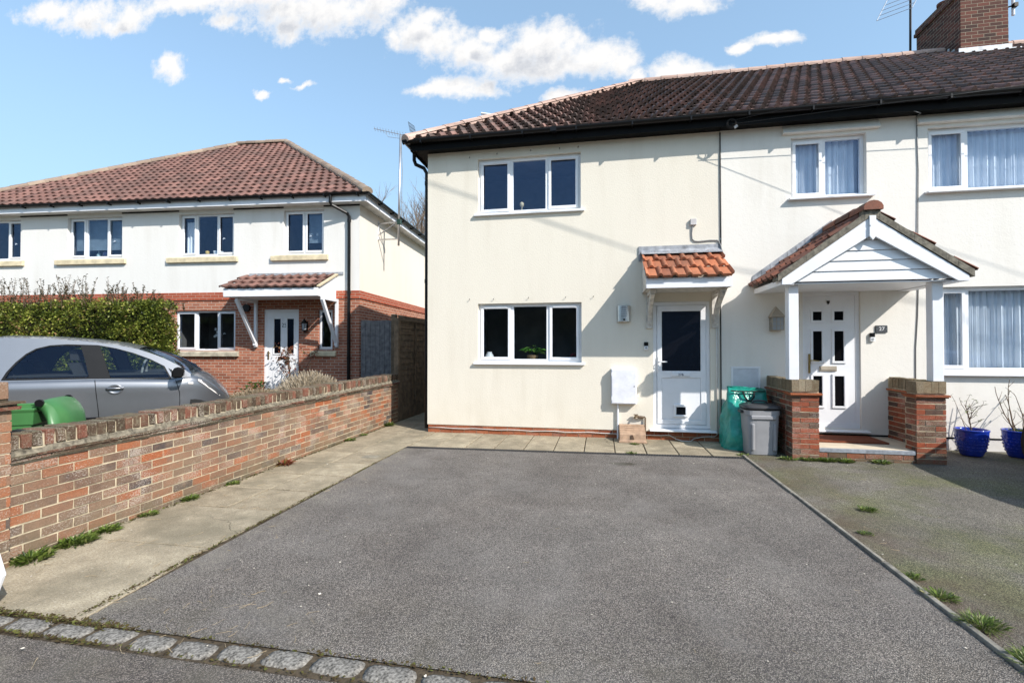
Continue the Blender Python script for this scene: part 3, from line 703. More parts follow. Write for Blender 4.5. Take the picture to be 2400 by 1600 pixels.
def f(m):
    m.box(1.141, 1.434, .008, .0215, 1.045, 1.108); m.box(1.151, 1.424, .003, .0078, 1.054, 1.099)
part('letterbox', WHITE, d27, f, bevel=.002)
text_part('27B', .055, plain('grey_lettering', (.12, .13, .16), .5), d27, 'number', 1.287, .002, 1.076)
def f(m):
    for a, b, c, d in ((1.176, 1.395, .545, .587), (1.176, 1.395, .383, .418), (1.176, 1.214, .418, .545), (1.357, 1.395, .418, .545)): m.box(a, b, .0, .0355, c, d)
part('cat_flap', WHITE, d27, f, bevel=.006)
part('flap_pane', GLASSD, d27, lambda m: m.box(1.213, 1.358, .026, .034, .417, .546))
def f(m):
    m.box(.926, .952, .006, .0215, 1.14, 1.37); m.tube([(.939, .005, 1.285), (.939, -.035, 1.285), (.96, -.045, 1.285), (1.065, -.045, 1.287)], .011, 8)
part('door_handle', WHITE, d27, f, bevel=.002)
part('sill', WHITE, d27, lambda m: m.prism([(-.085, .15), (-.085, .163), (.08, .195), (.08, .15)], .786, 1.83, 'x'), bevel=.003)

# ---------------------------------------------------------------- number 27, next in the terrace
EX = 12.6
mh = thing('terraced_house', 'pale smooth rendered mid terrace house with brick chimney and curtained windows', 'house', (6, 0, 0))
U1 = (2.959, 4.025, 3.87, 4.83); U2 = (4.85, 6.75, 3.86, 4.83); L1 = (4.985, 6.9, 1.165, 2.425); D2 = (3.112, 3.925, .27, 2.39)
def f(m):
    wall_grid(m, SEAM+.003, EX, .19, 5.06, [U1, U2, L1, D2], y=-.004)
    m.quad((EX, 0, 0), (EX, 8.4, 0), (EX, 8.4, 5.06), (EX, 0, 5.06)); m.quad((SEAM, 8.4, 0), (EX, 8.4, 0), (EX, 8.4, 5.06), (SEAM, 8.4, 5.06)); m.quad((SEAM, -.004, .19), (EX, -.004, .19), (EX, .05, .19), (SEAM, .05, .19))
part('wall', PALE, mh, f)
part('plinth', OFFW, mh, lambda m: m.box(SEAM+.01, EX-.01, .012, .2, -.05, .165))
part('damp_course', BLACKW, mh, lambda m: m.box(SEAM+.01, EX-.01, .006, .05, .165, .189))
m = MB(); slope_front(m, SEAM, EX+.1, []); m.add([(SEAM, RY1, RZ1), (EX+.1, RY1, RZ1), (EX+.1, BK, RZ0), (SEAM, BK, RZ0)], [(0, 1, 2, 3)], .5); m.build('roof', TILE, mh)
for a_, b_ in ((SEAM, 7.64), (8.58, EX)): part('ridge_tiles', RIDGE, mh, lambda m: ridge_run(m, (a_, RY1, RZ1+.06), (b_, RY1, RZ1+.06), .125, .42))
part('fascia', BLACKW, mh, lambda m: eaves(m, SEAM+.002, EX+.05))
part('gutter', BLACKP, mh, lambda m: gut(m, SEAM+.002, EX+.05))
m = MB(); m.box(7.67, 8.55, 3.65, 5.1, 7.3, 9.16); m.box(7.63, 8.59, 3.61, 5.14, 9.16, 9.24); m.box(7.65, 8.57, 3.63, 5.12, 9.24, 9.34)
ch = m.build('chimney', CHB, mh)
def f(m):
    for y in (3.95, 4.4, 4.85): m.lathe([(.0, 0), (.135, 0), (.13, .05), (.115, .1), (.105, .36), (.13, .38), (.13, .43), (.09, .43), (.09, .2)], (8.1, y, 9.34), 16)
part('chimney_pots', TILEP, ch, f)
def f(m):
    zr = lambda y: RZ0+(y-RY0)*(RZ1-RZ0)/(RY1-RY0)
    m.box(7.62, 8.6, 3.628, 3.648, zr(3.63)-.02, zr(3.63)+.16); m.prism([(7.6, 3.42), (8.62, 3.42), (8.62, 3.64), (7.6, 3.64)], zr(3.5)+.03, zr(3.5)+.05, 'z')
    for k in range(7): y = 3.66+k*.16; z = zr(min(y, RY1)); m.box(7.648, 7.667, y, y+.15, z-.05, z+.13)
part('flashing', plain('pale_lead', (.58, .60, .62), .5, var=.25, vs=10), ch, f)
window(mh, *U1, (3.45,), (0,), sill=(2.909, 4.112, 3.836, 3.876, .075), cur=[(2.99, 4.0, 3.9, 4.8, 'net')], face=-.004, label='narrow two light window upstairs with net curtain')
window(mh, *U2, (5.388,), (0,), sill=(4.80, 6.82, 3.83, 3.868, .085), cur=[(4.9, 6.7, 3.9, 4.8, 'net')], face=-.004, label='wide upstairs window with net curtain at right edge')
window(mh, *L1, (5.378,), (0,), sill=(4.93, 6.95, 1.105, 1.168, .075), cur=[(5.02, 6.85, 1.2, 2.43, 'net')], face=-.004, label='wide ground floor window with net curtain at right edge')
def f(m):
    for a, b in ((2.83, 4.19), (4.70, 6.9)): m.prism([(-.004, 5.03), (-.075, 4.893), (-.06, 4.88), (-.004, 4.88)], a, b, 'x')
part('window_hood', PALE, mh, f)
def f(m):
    a, b, c, d = D2; y = .03; w = .06
    m.box(a, b, y, y+.07, d-w, d); m.box(a, b, y, y+.07, c, c+.08); m.box(a, a+w, y+.001, y+.069, c+.08, d-w); m.box(b-w, b, y+.001, y+.069, c+.08, d-w)
dr = part('door', WHITE, mh, f, 'white panelled front door with six small dark panes', bevel=.005)
PN = [(3.27, 3.397, 1.945, 2.083), (3.572, 3.703, 1.945, 2.083), (3.27, 3.397, 1.31, 1.776), (3.572, 3.703, 1.31, 1.776), (3.268, 3.397, .613, 1.076), (3.572, 3.705, .613, 1.076)]
def f(m):
    wall_grid(m, 3.175, 3.862, .352, 2.326, PN, y=.038, rev=.02); m.box(3.178, 3.859, .05, .09, .353, 2.325)
    for a, b, c, d in PN:
        for e0, e1, g0, g1 in ((a-.034, b+.034, d, d+.034), (a-.034, b+.034, c-.034, c), (a-.034, a, c, d), (b, b+.034, c, d)): m.box(e0, e1, .02, .039, g0, g1)
part('door_leaf', WHITE, dr, f, bevel=.003)
for a, b, c, d in PN: part('pane', GLASSD, dr, lambda m: m.box(a-.002, b+.002, .040, .047, c-.002, d+.002))
def f(m):
    m.box(3.357, 3.602, .02, .037, 1.152, 1.232); m.box(3.372, 3.587, .012, .0195, 1.168, 1.214)
part('letterbox', LAMPG, dr, f, bevel=.003)
def f(m):
    m.box(3.202, 3.227, .016, .037, 1.12, 1.42); m.tube([(3.215, .015, 1.32), (3.215, -.035, 1.32), (3.24, -.04, 1.32), (3.33, -.04, 1.31)], .009, 7)
part('door_handle', BRASS, dr, f)
part('knocker', DARKM, dr, lambda m: m.prism([(3.47, 2.25), (3.51, 2.25), (3.505, 2.215), (3.49, 2.195), (3.475, 2.215)], .02, .037))
part('sill', WHITE, dr, lambda m: m.prism([(-.09, .222), (-.09, .238), (.06, .269), (.06, .222)], 3.05, 4.02, 'x'), bevel=.003)

# tiled canopy over the 27B door
cn = thing('door_canopy', 'small lean-to door canopy with bright orange clay tiles on white brackets', 'canopy', (1.28, 0, 1.83))
def f(m):
    tile_slope(m, .66, 1.905, -.79, 2.585, 0, 3.075, .31, .208, roll_main, (0, .06, .12, .2, .28, .36, .42, .6, .8), .5, .022, (), .75)
part('roof', TILEO, cn, f)
def f(m):
    m.prism([(-.012, 3.06), (-.012, 3.20), (-.004, 3.20), (-.004, 3.05)], .64, 1.92, 'x'); m.quad((.64, -.012, 3.075), (1.92, -.012, 3.075), (1.92, -.1, 3.075), (.64, -.1, 3.075)); m.box(.62, .66, -.02, -.004, 2.95, 3.2)
    m.prism([(-.013, 3.14), (-.03, 3.1), (-.15, 3.055), (-.15, 3.045), (-.013, 3.09)], .66, 1.91, 'x')
part('flashing', LEAD, cn, f)
part('fascia', WHITED, cn, lambda m: m.box(.675, 1.893, -.745, -.72, 2.415, 2.565), bevel=.003)
def f(m):
    m.box(.69, 1.88, -.72, -.004, 2.42, 2.435)
    for x in (.675, 1.868): m.prism([(-.72, 2.42), (-.72, 2.56), (-.004, 3.0), (-.004, 2.42)], x, x+.025, 'x')
part('soffit', OLDW, cn, f)
for x, mt in ((.79, OLDW), (1.815, OLDW)):
    def f(m):
        m.box(x-.052, x+.052, -.035, -.004, 1.835, 2.42); m.box(x-.045, x+.045, -.6, -.035, 2.36, 2.42)
        pts = []
        for i in range(11):
            t = i/10; yy_ = -.04-.5*t**1.7; zz = 1.92+.44*t**.85; pts.append((yy_, zz))
        m.prism([(a-.035, b-.02) for a, b in pts]+[(a+.02, b+.05) for a, b in pts[::-1]], x-.032, x+.032, 'x')
    part('bracket', mt, cn, f, bevel=.004)

# ---------------------------------------------------------------- gabled porch of number 27
po = thing('porch', 'white gabled porch with red clay tiles standing on two brick dwarf walls', 'porch', (3.5, -.6, 0))
AX, AZ, EZ, EXL, EXR, PF = 3.5, 3.33, 2.495, 2.36, 4.65, -1.18
TL = Matrix(((0, 1, 0, 0), (-1, 0, 0, 0), (0, 0, 1, 0), (0, 0, 0, 1))); TR = Matrix(((0, -1, 0, 0), (1, 0, 0, 0), (0, 0, 1, 0), (0, 0, 0, 1)))
def f(m):
    m.T = TL; tile_slope(m, .004, -PF, EXL, EZ, AX, AZ, .27, .2, roll_main, (0, .07, .14, .21, .28, .35, .42, .71), .5, .025, (), .8)
    m.T = TR; tile_slope(m, PF, -.004, -EXR, EZ, -AX, AZ, .27, .2, roll_main, (0, .07, .14, .21, .28, .35, .42, .71), .5, .025, (), .8)
part('roof', TILEP, po, f)
part('ridge_tiles', TILEP, po, lambda m: ridge_run(m, (AX, PF-.03, AZ+.06), (AX, -.004, AZ+.06), .11, .4))
def f(m):
    sl_ = (AZ-EZ)/(AX-EXL); n = 26
    for s, ex in ((1, EXL), (-1, EXR)):
        for i in range(n):
            t0, t1 = i/n, (i+1)/n; x0_, x1_ = ex+(AX-ex)*t0, ex+(AX-ex)*t1; z0_, z1_ = EZ+(AZ-EZ)*t0, EZ+(AZ-EZ)*t1; j = random.uniform(-.002, .002)
            m.add([(x0_, PF-.012+j, z0_-.075), (x1_, PF-.012+j, z1_-.075), (x1_, PF-.012+j, z1_+.018+j), (x0_, PF-.012+j, z0_+.018+j), (x0_, PF+.2, z0_-.075), (x1_, PF+.2, z1_-.075), (x1_, PF+.2, z1_+.01), (x0_, PF+.2, z0_+.01)], [(0, 1, 2, 3), (0, 4, 5, 1), (3, 2, 6, 7), (0, 3, 7, 4), (1, 5, 6, 2)])
    m.box(AX-.1, AX+.1, PF-.008, PF+.1, AZ-.06, AZ+.08)
    for k in range(3): m.box(AX-.07+k*.012, AX+.07-k*.012, PF-.016, PF, AZ-.02+k*.03, AZ-.008+k*.03, mi=0)
part('verge_mortar', plain('dark_verge_mortar', (.16, .145, .115), .95, var=.45, vs=18, bs=40, bd=.008), po, f)
def f(m):
    th = .245
    for s, ex in ((1, EXL), (-1, EXR)):
        fx = ex+s*.05; sl_ = (AZ-EZ)/(AX-EXL); zt = lambda x: AZ-.083-abs(x-AX)*sl_
        m.prism([(AX, zt(AX)), (fx, zt(fx)), (fx, 2.372), (fx+s*.12, 2.372), (AX, zt(AX)-th)], PF, PF+.024)
part('bargeboard', WHITED, po, f, bevel=.004)
part('finial', WHITE, po, lambda m: m.prism([(3.46, 3.25), (3.54, 3.25), (3.54, 3.13), (3.525, 3.115), (3.54, 3.10), (3.54, 2.985), (3.5, 2.925), (3.46, 2.985), (3.46, 3.10), (3.475, 3.115), (3.46, 3.13)], PF-.025, PF-.002), bevel=.004)
def f(m):
    z = 2.415; sl_ = (AZ-EZ)/(AX-EXL)
    while z < 3.1:
        z1_ = min(z+.128, 3.12); h0 = (AZ-.09-z)/sl_; h1 = max(.01, (AZ-.09-z1_)/sl_)
        m.add([(AX-h0, PF+.062, z), (AX+h0, PF+.062, z), (AX+h1, PF+.078, z1_), (AX-h1, PF+.078, z1_), (AX-h0, PF+.085, z), (AX+h0, PF+.085, z)], [(0, 1, 2, 3), (0, 4, 5, 1)]); z += .134
part('cladding', WHITE, po, f)
def f(m):
    m.box(2.47, 4.53, PF+.09, -.006, 2.385, 2.4)
    for x in (2.405, 4.575): m.box(x, x+.022, PF+.024, -.006, 2.372, 2.45)
    m.box(2.43, 2.57, PF+.03, -.006, 2.372, 2.384); m.box(4.43, 4.57, PF+.03, -.006, 2.372, 2.384)
part('soffit', WHITED, po, f)
def f(m):
    sl_ = (AZ-EZ)/(AX-EXL)
    for i in range(9):
        x0_ = EXL+.02+i*(AX-EXL)/9; x1_ = x0_+.14; m.add([(x0_, -.03, EZ+(x0_-EXL)*sl_+.03), (x1_, -.03, EZ+(x1_-EXL)*sl_+.03), (x1_, -.012, EZ+(x1_-EXL)*sl_+.15), (x0_, -.012, EZ+(x0_-EXL)*sl_+.15), (x0_, -.16, EZ+(x0_-EXL)*sl_+.055), (x1_, -.16, EZ+(x1_-EXL)*sl_+.055)], [(0, 1, 2, 3), (4, 5, 1, 0)])
part('flashing', LEAD, po, f, recalc=False)
for x in (2.612, 4.345): part('post', WHITED, po, lambda m: m.box(x-.064, x+.064, -1.015, -.887, 1.078, 2.384), bevel=.005)
def dwarf(ox0, ox1, inner, name):
    m = MB(); yF = -1.04
    wl = (ox0, ox0+.115) if inner > 0 else (ox1-.115, ox1)
    m.box(ox0, ox1, yF, yF+.24, -.05, .86, mi=1); m.box(wl[0]+.001, wl[1]-.001, yF+.24, -.006, -.05, .86, mi=1)
    for j in range(12):
        za, zb = j*.072-.0, j*.072+.0595; st = j % 2
        xs = [ox0, ox0+.219, ox1] if st == 0 else [ox0, ox0+.105, ox1]
        for a, b in zip(xs[:-1], xs[1:]): m.box(a-.004, b-(.011 if b != ox1 else -.004), yF-random.uniform(.003, .008), yF+.03, za, zb, jit=.002)
        for sgn, xf in ((1, ox1), (-1, ox0)):
            if st == 0: ys = [yF, yF+.108, yF+.24]
            else: ys = [yF, yF+.22, yF+.24]
            for a, b in zip(ys[:-1], ys[1:]):
                if b-a > .03: m.box(min(xf, xf-sgn*.03)-(.004 if sgn < 0 else 0), max(xf, xf-sgn*.03)+(.004 if sgn > 0 else 0), a-(.003 if a == yF else 0), b-.01, za, zb, jit=.002)
        y = yF+.24 - (0 if st == 0 else .11)
        while y < -.02:
            a, b = max(y, yF+.245), min(y+.214, -.008)
            if b-a > .03:
                for xf, sgn in ((wl[0], -1), (wl[1], 1)): m.box(min(xf, xf+sgn*random.uniform(.003, .007), xf-sgn*.03), max(xf, xf+sgn*random.uniform(.003, .007), xf-sgn*.03), a, b, za, zb, jit=.0015)
            y += .225
    w = m.build(name, [PORB, MORT], po)
    c = MB(); z0 = .905
    x = ox0
    for k in range(4): c.box(x-.012, x+.072, yF-.022, yF+.2, z0+.02, z0+.172, jit=.004); x += (ox1-ox0-.072)/3
    y = yF+.21
    while y < -.06: c.box(wl[0]-.012, wl[1]+.012, y, min(y+.068, -.008), z0+.02, z0+.172+random.uniform(-.004, .004), jit=.003); y += .078
    c.box(ox0, ox1, yF-.008, yF+.2, z0, z0+.16, mi=1); c.box(wl[0], wl[1], yF+.2, -.01, z0, z0+.155, mi=1)
    c.build('coping', [PORC, MORT], w)
    t = MB(); t.box(ox0-.035, ox1+.035, yF-.045, yF+.26, .88, .902, jit=.003); t.box(wl[0]-.03, wl[1]+.03, yF+.262, -.008, .88, .902, jit=.003); t.box(ox0-.022, ox1+.022, yF-.03, yF+.255, .861, .879); t.build('creasing_tile', REDB, w)
dwarf(2.58, 2.905, 1, 'dwarf_wall'); dwarf(4.075, 4.405, -1, 'dwarf_wall')
part('step_floor', FLOORT, po, lambda m: m.box(2.7, 4.285, -1.0, -.006, .0, .16))
part('step_edge', STONEG, po, lambda m: m.box(2.913, 4.067, -1.035, -1.0005, .105, .158), bevel=.004)
m = MB(); m.box(2.913, 4.067, -1.02, -1.0005, -.05, .104, mi=1); bricks(m, 2.915, 4.065, -1.02, -.04, .104, proud=.003, depth=.02); m.build('step_riser', [PORB, MORT], po)
m = MB(); m.box(2.93, 3.98, -.62, -.1, .161, .185); tag(m.build('doormat', MATC, org=(3.45, -.36, .16), bevel=.006), 'rust brown coir doormat lying on the tiled porch step', 'doormat')

# ---------------------------------------------------------------- things fixed to the two facades
def single(name, mat, label, cat, org, fn, **k):
    g = k.pop('group', None); mb = MB(); fn(mb); return tag(mb.build(name, mat, org=org, **k), label, cat, g)
t = thing('wall_lamp', 'curved brushed steel wall lamp beside the half glazed door', 'wall lamp', (.378, 0, 1.94))
def f(m):
    n = 12; P = []
    for k in range(n+1): a = math.pi*(k/n); P.append((.378-.112*math.cos(a), -.012-.085*math.sin(a)))
    m.prism(P, 1.95, 2.22, 'z')
part('shell', STEEL, t, f, bevel=.004)
def f(m):
    for k in range(5):
        P = []
        for q in range(5): a = math.pi*(.36+.28*q/4); P.append((.378-.112*math.cos(a), -.0145-.087*math.sin(a)))
        P += [(p[0], p[1]+.012) for p in P[::-1]]; m.prism(P, 2.035+k*.033, 2.052+k*.033, 'z')
part('louvre', LENS, t, f)
part('sensor', DARKM, t, lambda m: m.tube([(.378, -.09, 1.985), (.378, -.106, 1.983)], .016, 10))
part('top_cap', LENS, t, lambda m: m.box(.34, .416, -.104, -.06, 2.19, 2.21))
t = thing('lantern', 'beige lantern wall lamp shaped like a small house beside the gabled porch', 'wall lamp', (2.711, 0, 1.785))
def f(m):
    x, w, d = 2.711, .085, .15
    for z in (1.79, 1.855, 1.92, 1.985): m.box(x-w, x+w, -d, -.01, z, z+.008)
    for a in (x-w, x-.028, x+.028, x+w-.008): m.box(a, a+.008, -d-.001, -d+.008, 1.798, 1.993); 
    for b in (-d+.05, -d+.1): m.box(x+w-.007, x+w+.001, b, b+.008, 1.798, 1.993); m.box(x-w-.001, x-w+.007, b, b+.008, 1.798, 1.993)
    m.box(x-w, x+w, -.012, -.004, 1.785, 2.0)
part('cage', LAMPG, t, f)
part('lamp_glass', LENS, t, lambda m: m.box(2.633, 2.789, -.144, -.014, 1.8, 1.99))
part('lamp_roof', LAMPG, t, lambda m: m.add([(2.605, -.17, 1.995), (2.817, -.17, 1.995), (2.817, -.005, 1.995), (2.605, -.005, 1.995), (2.711, -.06, 2.165), (2.711, -.03, 2.165)], [(0, 1, 4), (1, 2, 5, 4), (2, 3, 5), (3, 0, 4, 5), (0, 3, 2, 1)]))
bt = [('video doorbell on the cream wall left of the half glazed door', .736, 1.545, 0), ('video doorbell in the sun under the slate number plaque', 4.074, 1.68, 0)]
t0 = None
for lab, x, z, q in bt:
    if t0 is None:
        t0 = thing('doorbell', lab, 'doorbell', (x, 0, z-.065), 'video doorbells by the two doors')
        part('case', WHITE, t0, lambda m: m.box(x-.032, x+.032, -.032, -.002, z-.065, z+.0), bevel=.004); part('camera_head', BLACKP, t0, lambda m: m.box(x-.032, x+.032, -.034, -.002, z+.001, z+.065), bevel=.004)
        part('button', LENS, t0, lambda m: m.tube([(x, -.032, z-.03), (x, -.036, z-.03)], .018, 14))
    else:
        c = t0.copy(); COL.objects.link(c); c.location = (x, -.004, z-.065); c['label'] = lab
        for ch_ in list(t0.children): d = ch_.copy(); COL.objects.link(d); d.parent = c
t = thing('number_plaque', 'dark slate plaque with white number 27 beside the porch door', 'house number', (4.2, 0, 1.75))
part('slate', SLATE, t, lambda m: m.box(4.122, 4.283, -.022, -.005, 1.748, 1.858), bevel=.004)
text_part('27', .078, WHITE, t, 'number', 4.203, -.0225, 1.803, .0015)
for x in (4.137, 4.268): part('screw', STEEL, t, lambda m: m.tube([(x, -.022, 1.803), (x, -.026, 1.803)], .006, 8))
t = thing('junction_box', 'small grey telephone junction box high on the cream wall with a curling cable', 'junction box', (1.485, 0, 3.51))
part('case', plain('pale_grey_plastic', (.52, .50, .49), .5), t, lambda m: m.box(1.437, 1.537, -.045, -.002, 3.515, 3.62), bevel=.006)
part('cable', GREYC, t, lambda m: m.tube([(1.475, -.02, 3.515), (1.462, -.012, 3.38), (1.47, -.012, 3.29), (1.51, -.012, 3.255), (1.57, -.012, 3.248), (1.75, -.012, 3.26), (1.855, -.012, 3.255), (1.885, -.012, 3.225), (1.905, -.03, 3.16), (1.917, -.03, 3.09)], .0095, 7))
t = thing('meter_box', 'white surface mounted meter box on the sunlit cream wall', 'meter box', (.37, 0, .584))
part('case', WHITED, t, lambda m: m.box(.166, .577, -.105, -.002, .584, 1.172), bevel=.006)
part('door', plain('white_meter_door', (.74, .75, .80), .4), t, lambda m: m.box(.178, .565, -.118, -.106, .6, 1.155), bevel=.003)
for z in (.68, 1.08): part('hinge', WHITED, t, lambda m: m.tube([(.174, -.112, z-.03), (.174, -.112, z+.03)], .008, 8))
part('latch', DARKM, t, lambda m: m.tube([(.535, -.118, .88), (.535, -.121, .88)], .009, 8))
part('pipe', WHITED, t, lambda m: m.tube([(.275, -.03, .59), (.275, -.03, .0)], .017, 10))
t = thing('meter_box', 'shaded meter box half hidden behind the green sack', 'meter box', (2.27, 0, .5))
part('case', WHITED, t, lambda m: (m.box(2.055, 2.49, -.02, -.006, 1.185, 1.215), m.box(2.055, 2.085, -.02, -.006, .5, 1.185), m.box(2.46, 2.49, -.02, -.006, .5, 1.185), m.box(2.055, 2.49, -.02, -.006, .47, .5)), bevel=.004)
part('door', plain('grey_white_door', (.58, .60, .65), .45), t, lambda m: m.box(2.086, 2.459, -.016, -.006, .501, 1.184), bevel=.003)
t = thing('outside_tap', 'brass garden tap on an upright pipe beside the door sill', 'tap', (.71, 0, .1))
def f(m): m.tube([(.716, -.03, .08), (.716, -.03, .36), (.706, -.035, .375), (.58, -.05, .38)], .013, 8); m.tube([(.69, -.03, .365), (.60, -.05, .375)], .022, 8)
part('pipe', plain('lagged_copper', (.12, .08, .05), .7, .2, var=.4, vs=40), t, f)
def f(m): m.tube([(.6, -.05, .38), (.555, -.055, .382), (.545, -.06, .345)], .017, 8); m.box(.53, .6, -.075, -.035, .405, .417); m.tube([(.565, -.055, .38), (.565, -.055, .41)], .008, 6)
part('spout', plain('dull_brass', (.16, .11, .06), .5, .6), t, f)
t = thing('gully_cover', 'brown plastic trough cover with ribbed sloping top on the slabs below the tap', 'drain trough', (.49, -.2, 0))
def f(m): m.prism([(-.03, 0), (-.36, 0), (-.36, .03), (-.345, .05), (-.335, .135), (-.30, .15), (-.06, .25), (-.03, .25)], .29, .698, 'x'); m.box(.276, .712, -.375, -.03, .0, .028)
part('body', BROWNB, t, f, bevel=.006)
def f(m):
    for k in range(3):
        y = -.11-.06*k; z = .25-(abs(y)-.06)*.416; m.box(.295, .693, y-.006, y+.006, z-.004, z+.006)
part('rib', BROWNB, t, f)
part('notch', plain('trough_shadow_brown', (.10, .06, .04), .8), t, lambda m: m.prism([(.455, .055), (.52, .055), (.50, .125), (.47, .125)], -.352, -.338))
def cable(name, mat, label, pts, r, cat='cable'):
    m = MB(); m.tube(pts, r, 7); return tag(m.build(name, mat, org=pts[0], smooth=True), label, cat)
cable('seam_cable', BLKC, 'black cable running down the joint between the cream and the pale wall', [(1.905, -.012, 5.0), (1.912, -.012, 3.3), (1.90, -.012, 2.6), (1.903, -.012, .02)], .009)
cable('white_cable', WHITEC, 'thin white cable drooping along the red brick plinth of the cream house', [(-3.05, -.012, .085)]+[(-3.0+.2*i, -.012, .083+.006*math.sin(i*1.9)) for i in range(1, 17)]+[(.35, -.012, .075), (.7, -.014, .075), (.95, -.014, .075), (1.1, -.016, .085), (1.2, -.04, .03), (1.28, -.09, .012), (1.42, -.09, .012), (1.48, -.02, .04), (1.62, -.012, .075), (1.8, -.012, .085), (1.855, -.012, .13), (1.862, -.012, .4), (1.86, -.012, 1.4), (1.865, -.012, 2.37)], .006)
cable('white_conduit', WHITEC, 'pale conduit pipe rising beside the door canopy bracket', [(1.838, -.014, .12), (1.838, -.014, 2.2)], .011, 'pipe')
cable('hanging_cable', GREYC, 'thin dark cable hanging down the pale wall between the upstairs windows and the porch', [(4.70, -.012, 5.02), (4.715, -.014, 4.2), (4.70, -.016, 3.2), (4.705, -.012, 2.5), (4.69, -.012, 2.0), (4.66, -.012, 1.5), (4.65, -.012, .2)], .007)
def f(m):
    m.tube([(4.52, -.21, 5.03), (4.6, -.22, 4.985), (4.68, -.15, 5.0), (4.705, -.02, 5.02)], .006, 6)
single('cable_loop', GREYC, 'short slack cable looped under the black fascia above the porch', 'cable', (4.6, -.2, 5), f, smooth=True)
t = thing('wire_bracket', 'ring shaped black wire bracket on the fascia where the two houses join', 'bracket', (2.0, -.23, 5.04))
def f(m):
    for k, r_ in ((0, .075), (1, .06)): m.tube([(2.02+r_*math.cos(a*math.pi/8), -.25-.012*k, 5.03+r_*math.sin(a*math.pi/8)) for a in range(17)], .006, 6)
part('ring', DARKM, t, f); part('insulator', LENS, t, lambda m: m.tube([(2.06, -.26, 4.955), (2.1, -.265, 4.985)], .02, 8))
wires = [('telephone wire rising past the gutter from the ring bracket', [(2.02, -.3, 5.0), (5.2, -.42, 5.12), (9, -.6, 5.3), (13, -.9, 5.6)], .005),
         ('thin wire leaving the ring bracket towards the street and shading the pale wall', [(2.0, -.3, 5.05), (6, -1.3, 5.25), (10, -2.3, 5.62), (14, -3.3, 6.1)], .004),
         ('thin wire crossing just in front of the roof tiles to the chimney', [(3.9, -.36, 5.18), (6.5, -.34, 5.32), (13, -.2, 5.8)], .005),
         ('overhead wire above the drive, casting a thin shadow on the cream wall', [(-8, -2.0, 8.4), (.52, -2.4, 7.94), (5.14, -3.0, 7.37), (20, -4.6, 6.9)], .0062),
         ('second overhead wire above the drive, casting the fainter shadow', [(-8, -1.95, 8.25), (.52, -2.37, 7.83), (5.2, -2.95, 7.24), (20, -4.5, 6.7)], .0045)]
for lab, pts, r_ in wires: cable('overhead_wire', BLKC, lab, pts, r_, 'wire')

# roof aerials of the terrace
def yagi(m, a, b, n, l0, l1, axis):
    a, b = Vector(a), Vector(b); m.tube([a, b], .009, 6); ax = Vector(axis)
    for i in range(n):
        p = a.lerp(b, (i+.3)/n); l = l0+(l1-l0)*i/n; m.tube([p-ax*l/2, p+ax*l/2], .0045, 5)
t = thing('tv_aerial', 'tall thin television aerial standing at the left end of the chimney', 'aerial', (7.52, 5.1, 8.1))
part('mast', DARKM, t, lambda m: m.tube([(7.52, 5.1, 7.6), (7.56, 5.1, 11.4)], .025, 8))
def f(m):
    for z in (8.35, 8.75): m.tube([(7.66, 5.08, z), (7.3, 5.12, z-.1)], .02, 6)
part('bracket', DARKM, t, f)
def f(m):
    for q in range(2): m.tube([(6.75+.66*q, 5.0-.2*q, 9.62+.1*q), (6.98+.66*q, 5.0-.2*q, 10.1+.1*q)], .01, 5)
    for k in range(5): z = k/4; m.tube([(6.75+.23*z, 5.0, 9.62+.48*z), (7.41+.23*z, 4.8, 9.72+.48*z)], .007, 5)
part('reflector', ALU, t, f)
t = thing('tv_aerial', 'white aerial clamped on the right side of the chimney', 'aerial', (8.68, 3.75, 8.6))
part('mast', WHITED, t, lambda m: m.tube([(8.69, 3.72, 8.62), (8.69, 3.72, 10.4)], .028, 8))
for z in (8.8, 9.2, 9.55, 9.8): part('clamp', DARKM, t, lambda m: (m.tube([(8.55, 3.72, z), (8.74, 3.70, z+.03)], .016, 6), m.box(8.66, 8.73, 3.64, 3.72, z-.03, z+.05)))
single('aerial_boom', WHITED, 'white aerial boom poking up behind the pink hip tiles', 'aerial', (-2.8, 6.5, 5.5), lambda m: (m.tube([(-3.75, 6.5, 9.0), (-2.7, 6.5, 8.76)], .04, 8), m.tube([(-2.8, 6.5, 5.4), (-2.8, 6.5, 8.79)], .025, 8)))

# ---------------------------------------------------------------- number 25, the house on the left
lh = thing('semi_detached_house', 'cream and red brick house with brown hipped roof beyond the garden wall', 'house', (-6.13, 3.15, 0), rz=R(4.15), local=True)
LU = [(-11.62, -10.02, 3.98, 5.125), (-8.53, -6.83, 3.98, 5.125), (-5.12, -3.52, 3.97, 5.115), (-2.10, -.985, 3.965, 5.125)]
LL = [(-5.245, -3.465, 1.43, 2.51), (-2.66, -1.67, .3, 2.525), (-1.14, -.737, 1.455, 2.51)]
DEP = 11.2; LW = -13.2
def f(m):
    wall_grid(m, LW, 0, 2.99, 5.24, LU, y=0, rev=.12)
part('wall', OFFW, lh, f)
part('side_wall', SIDEC, lh, lambda m: (m.quad((.001, 0, 2.99), (.001, DEP, 2.99), (.001, DEP, 5.24), (.001, 0, 5.24)), m.quad((LW, 0, 0), (LW, DEP, 0), (LW, DEP, 5.24), (LW, 0, 5.24)), m.quad((LW, DEP, 0), (0, DEP, 0), (0, DEP, 5.24), (LW, DEP, 5.24))))
def f(m): wall_grid(m, LW, -.01, -.1, 2.785, LL, y=.012, rev=.1); m.quad((-.011, .012, -.1), (-.011, DEP, -.1), (-.011, DEP, 2.785), (-.011, .012, 2.785))
part('brick_wall', LHB, lh, f)
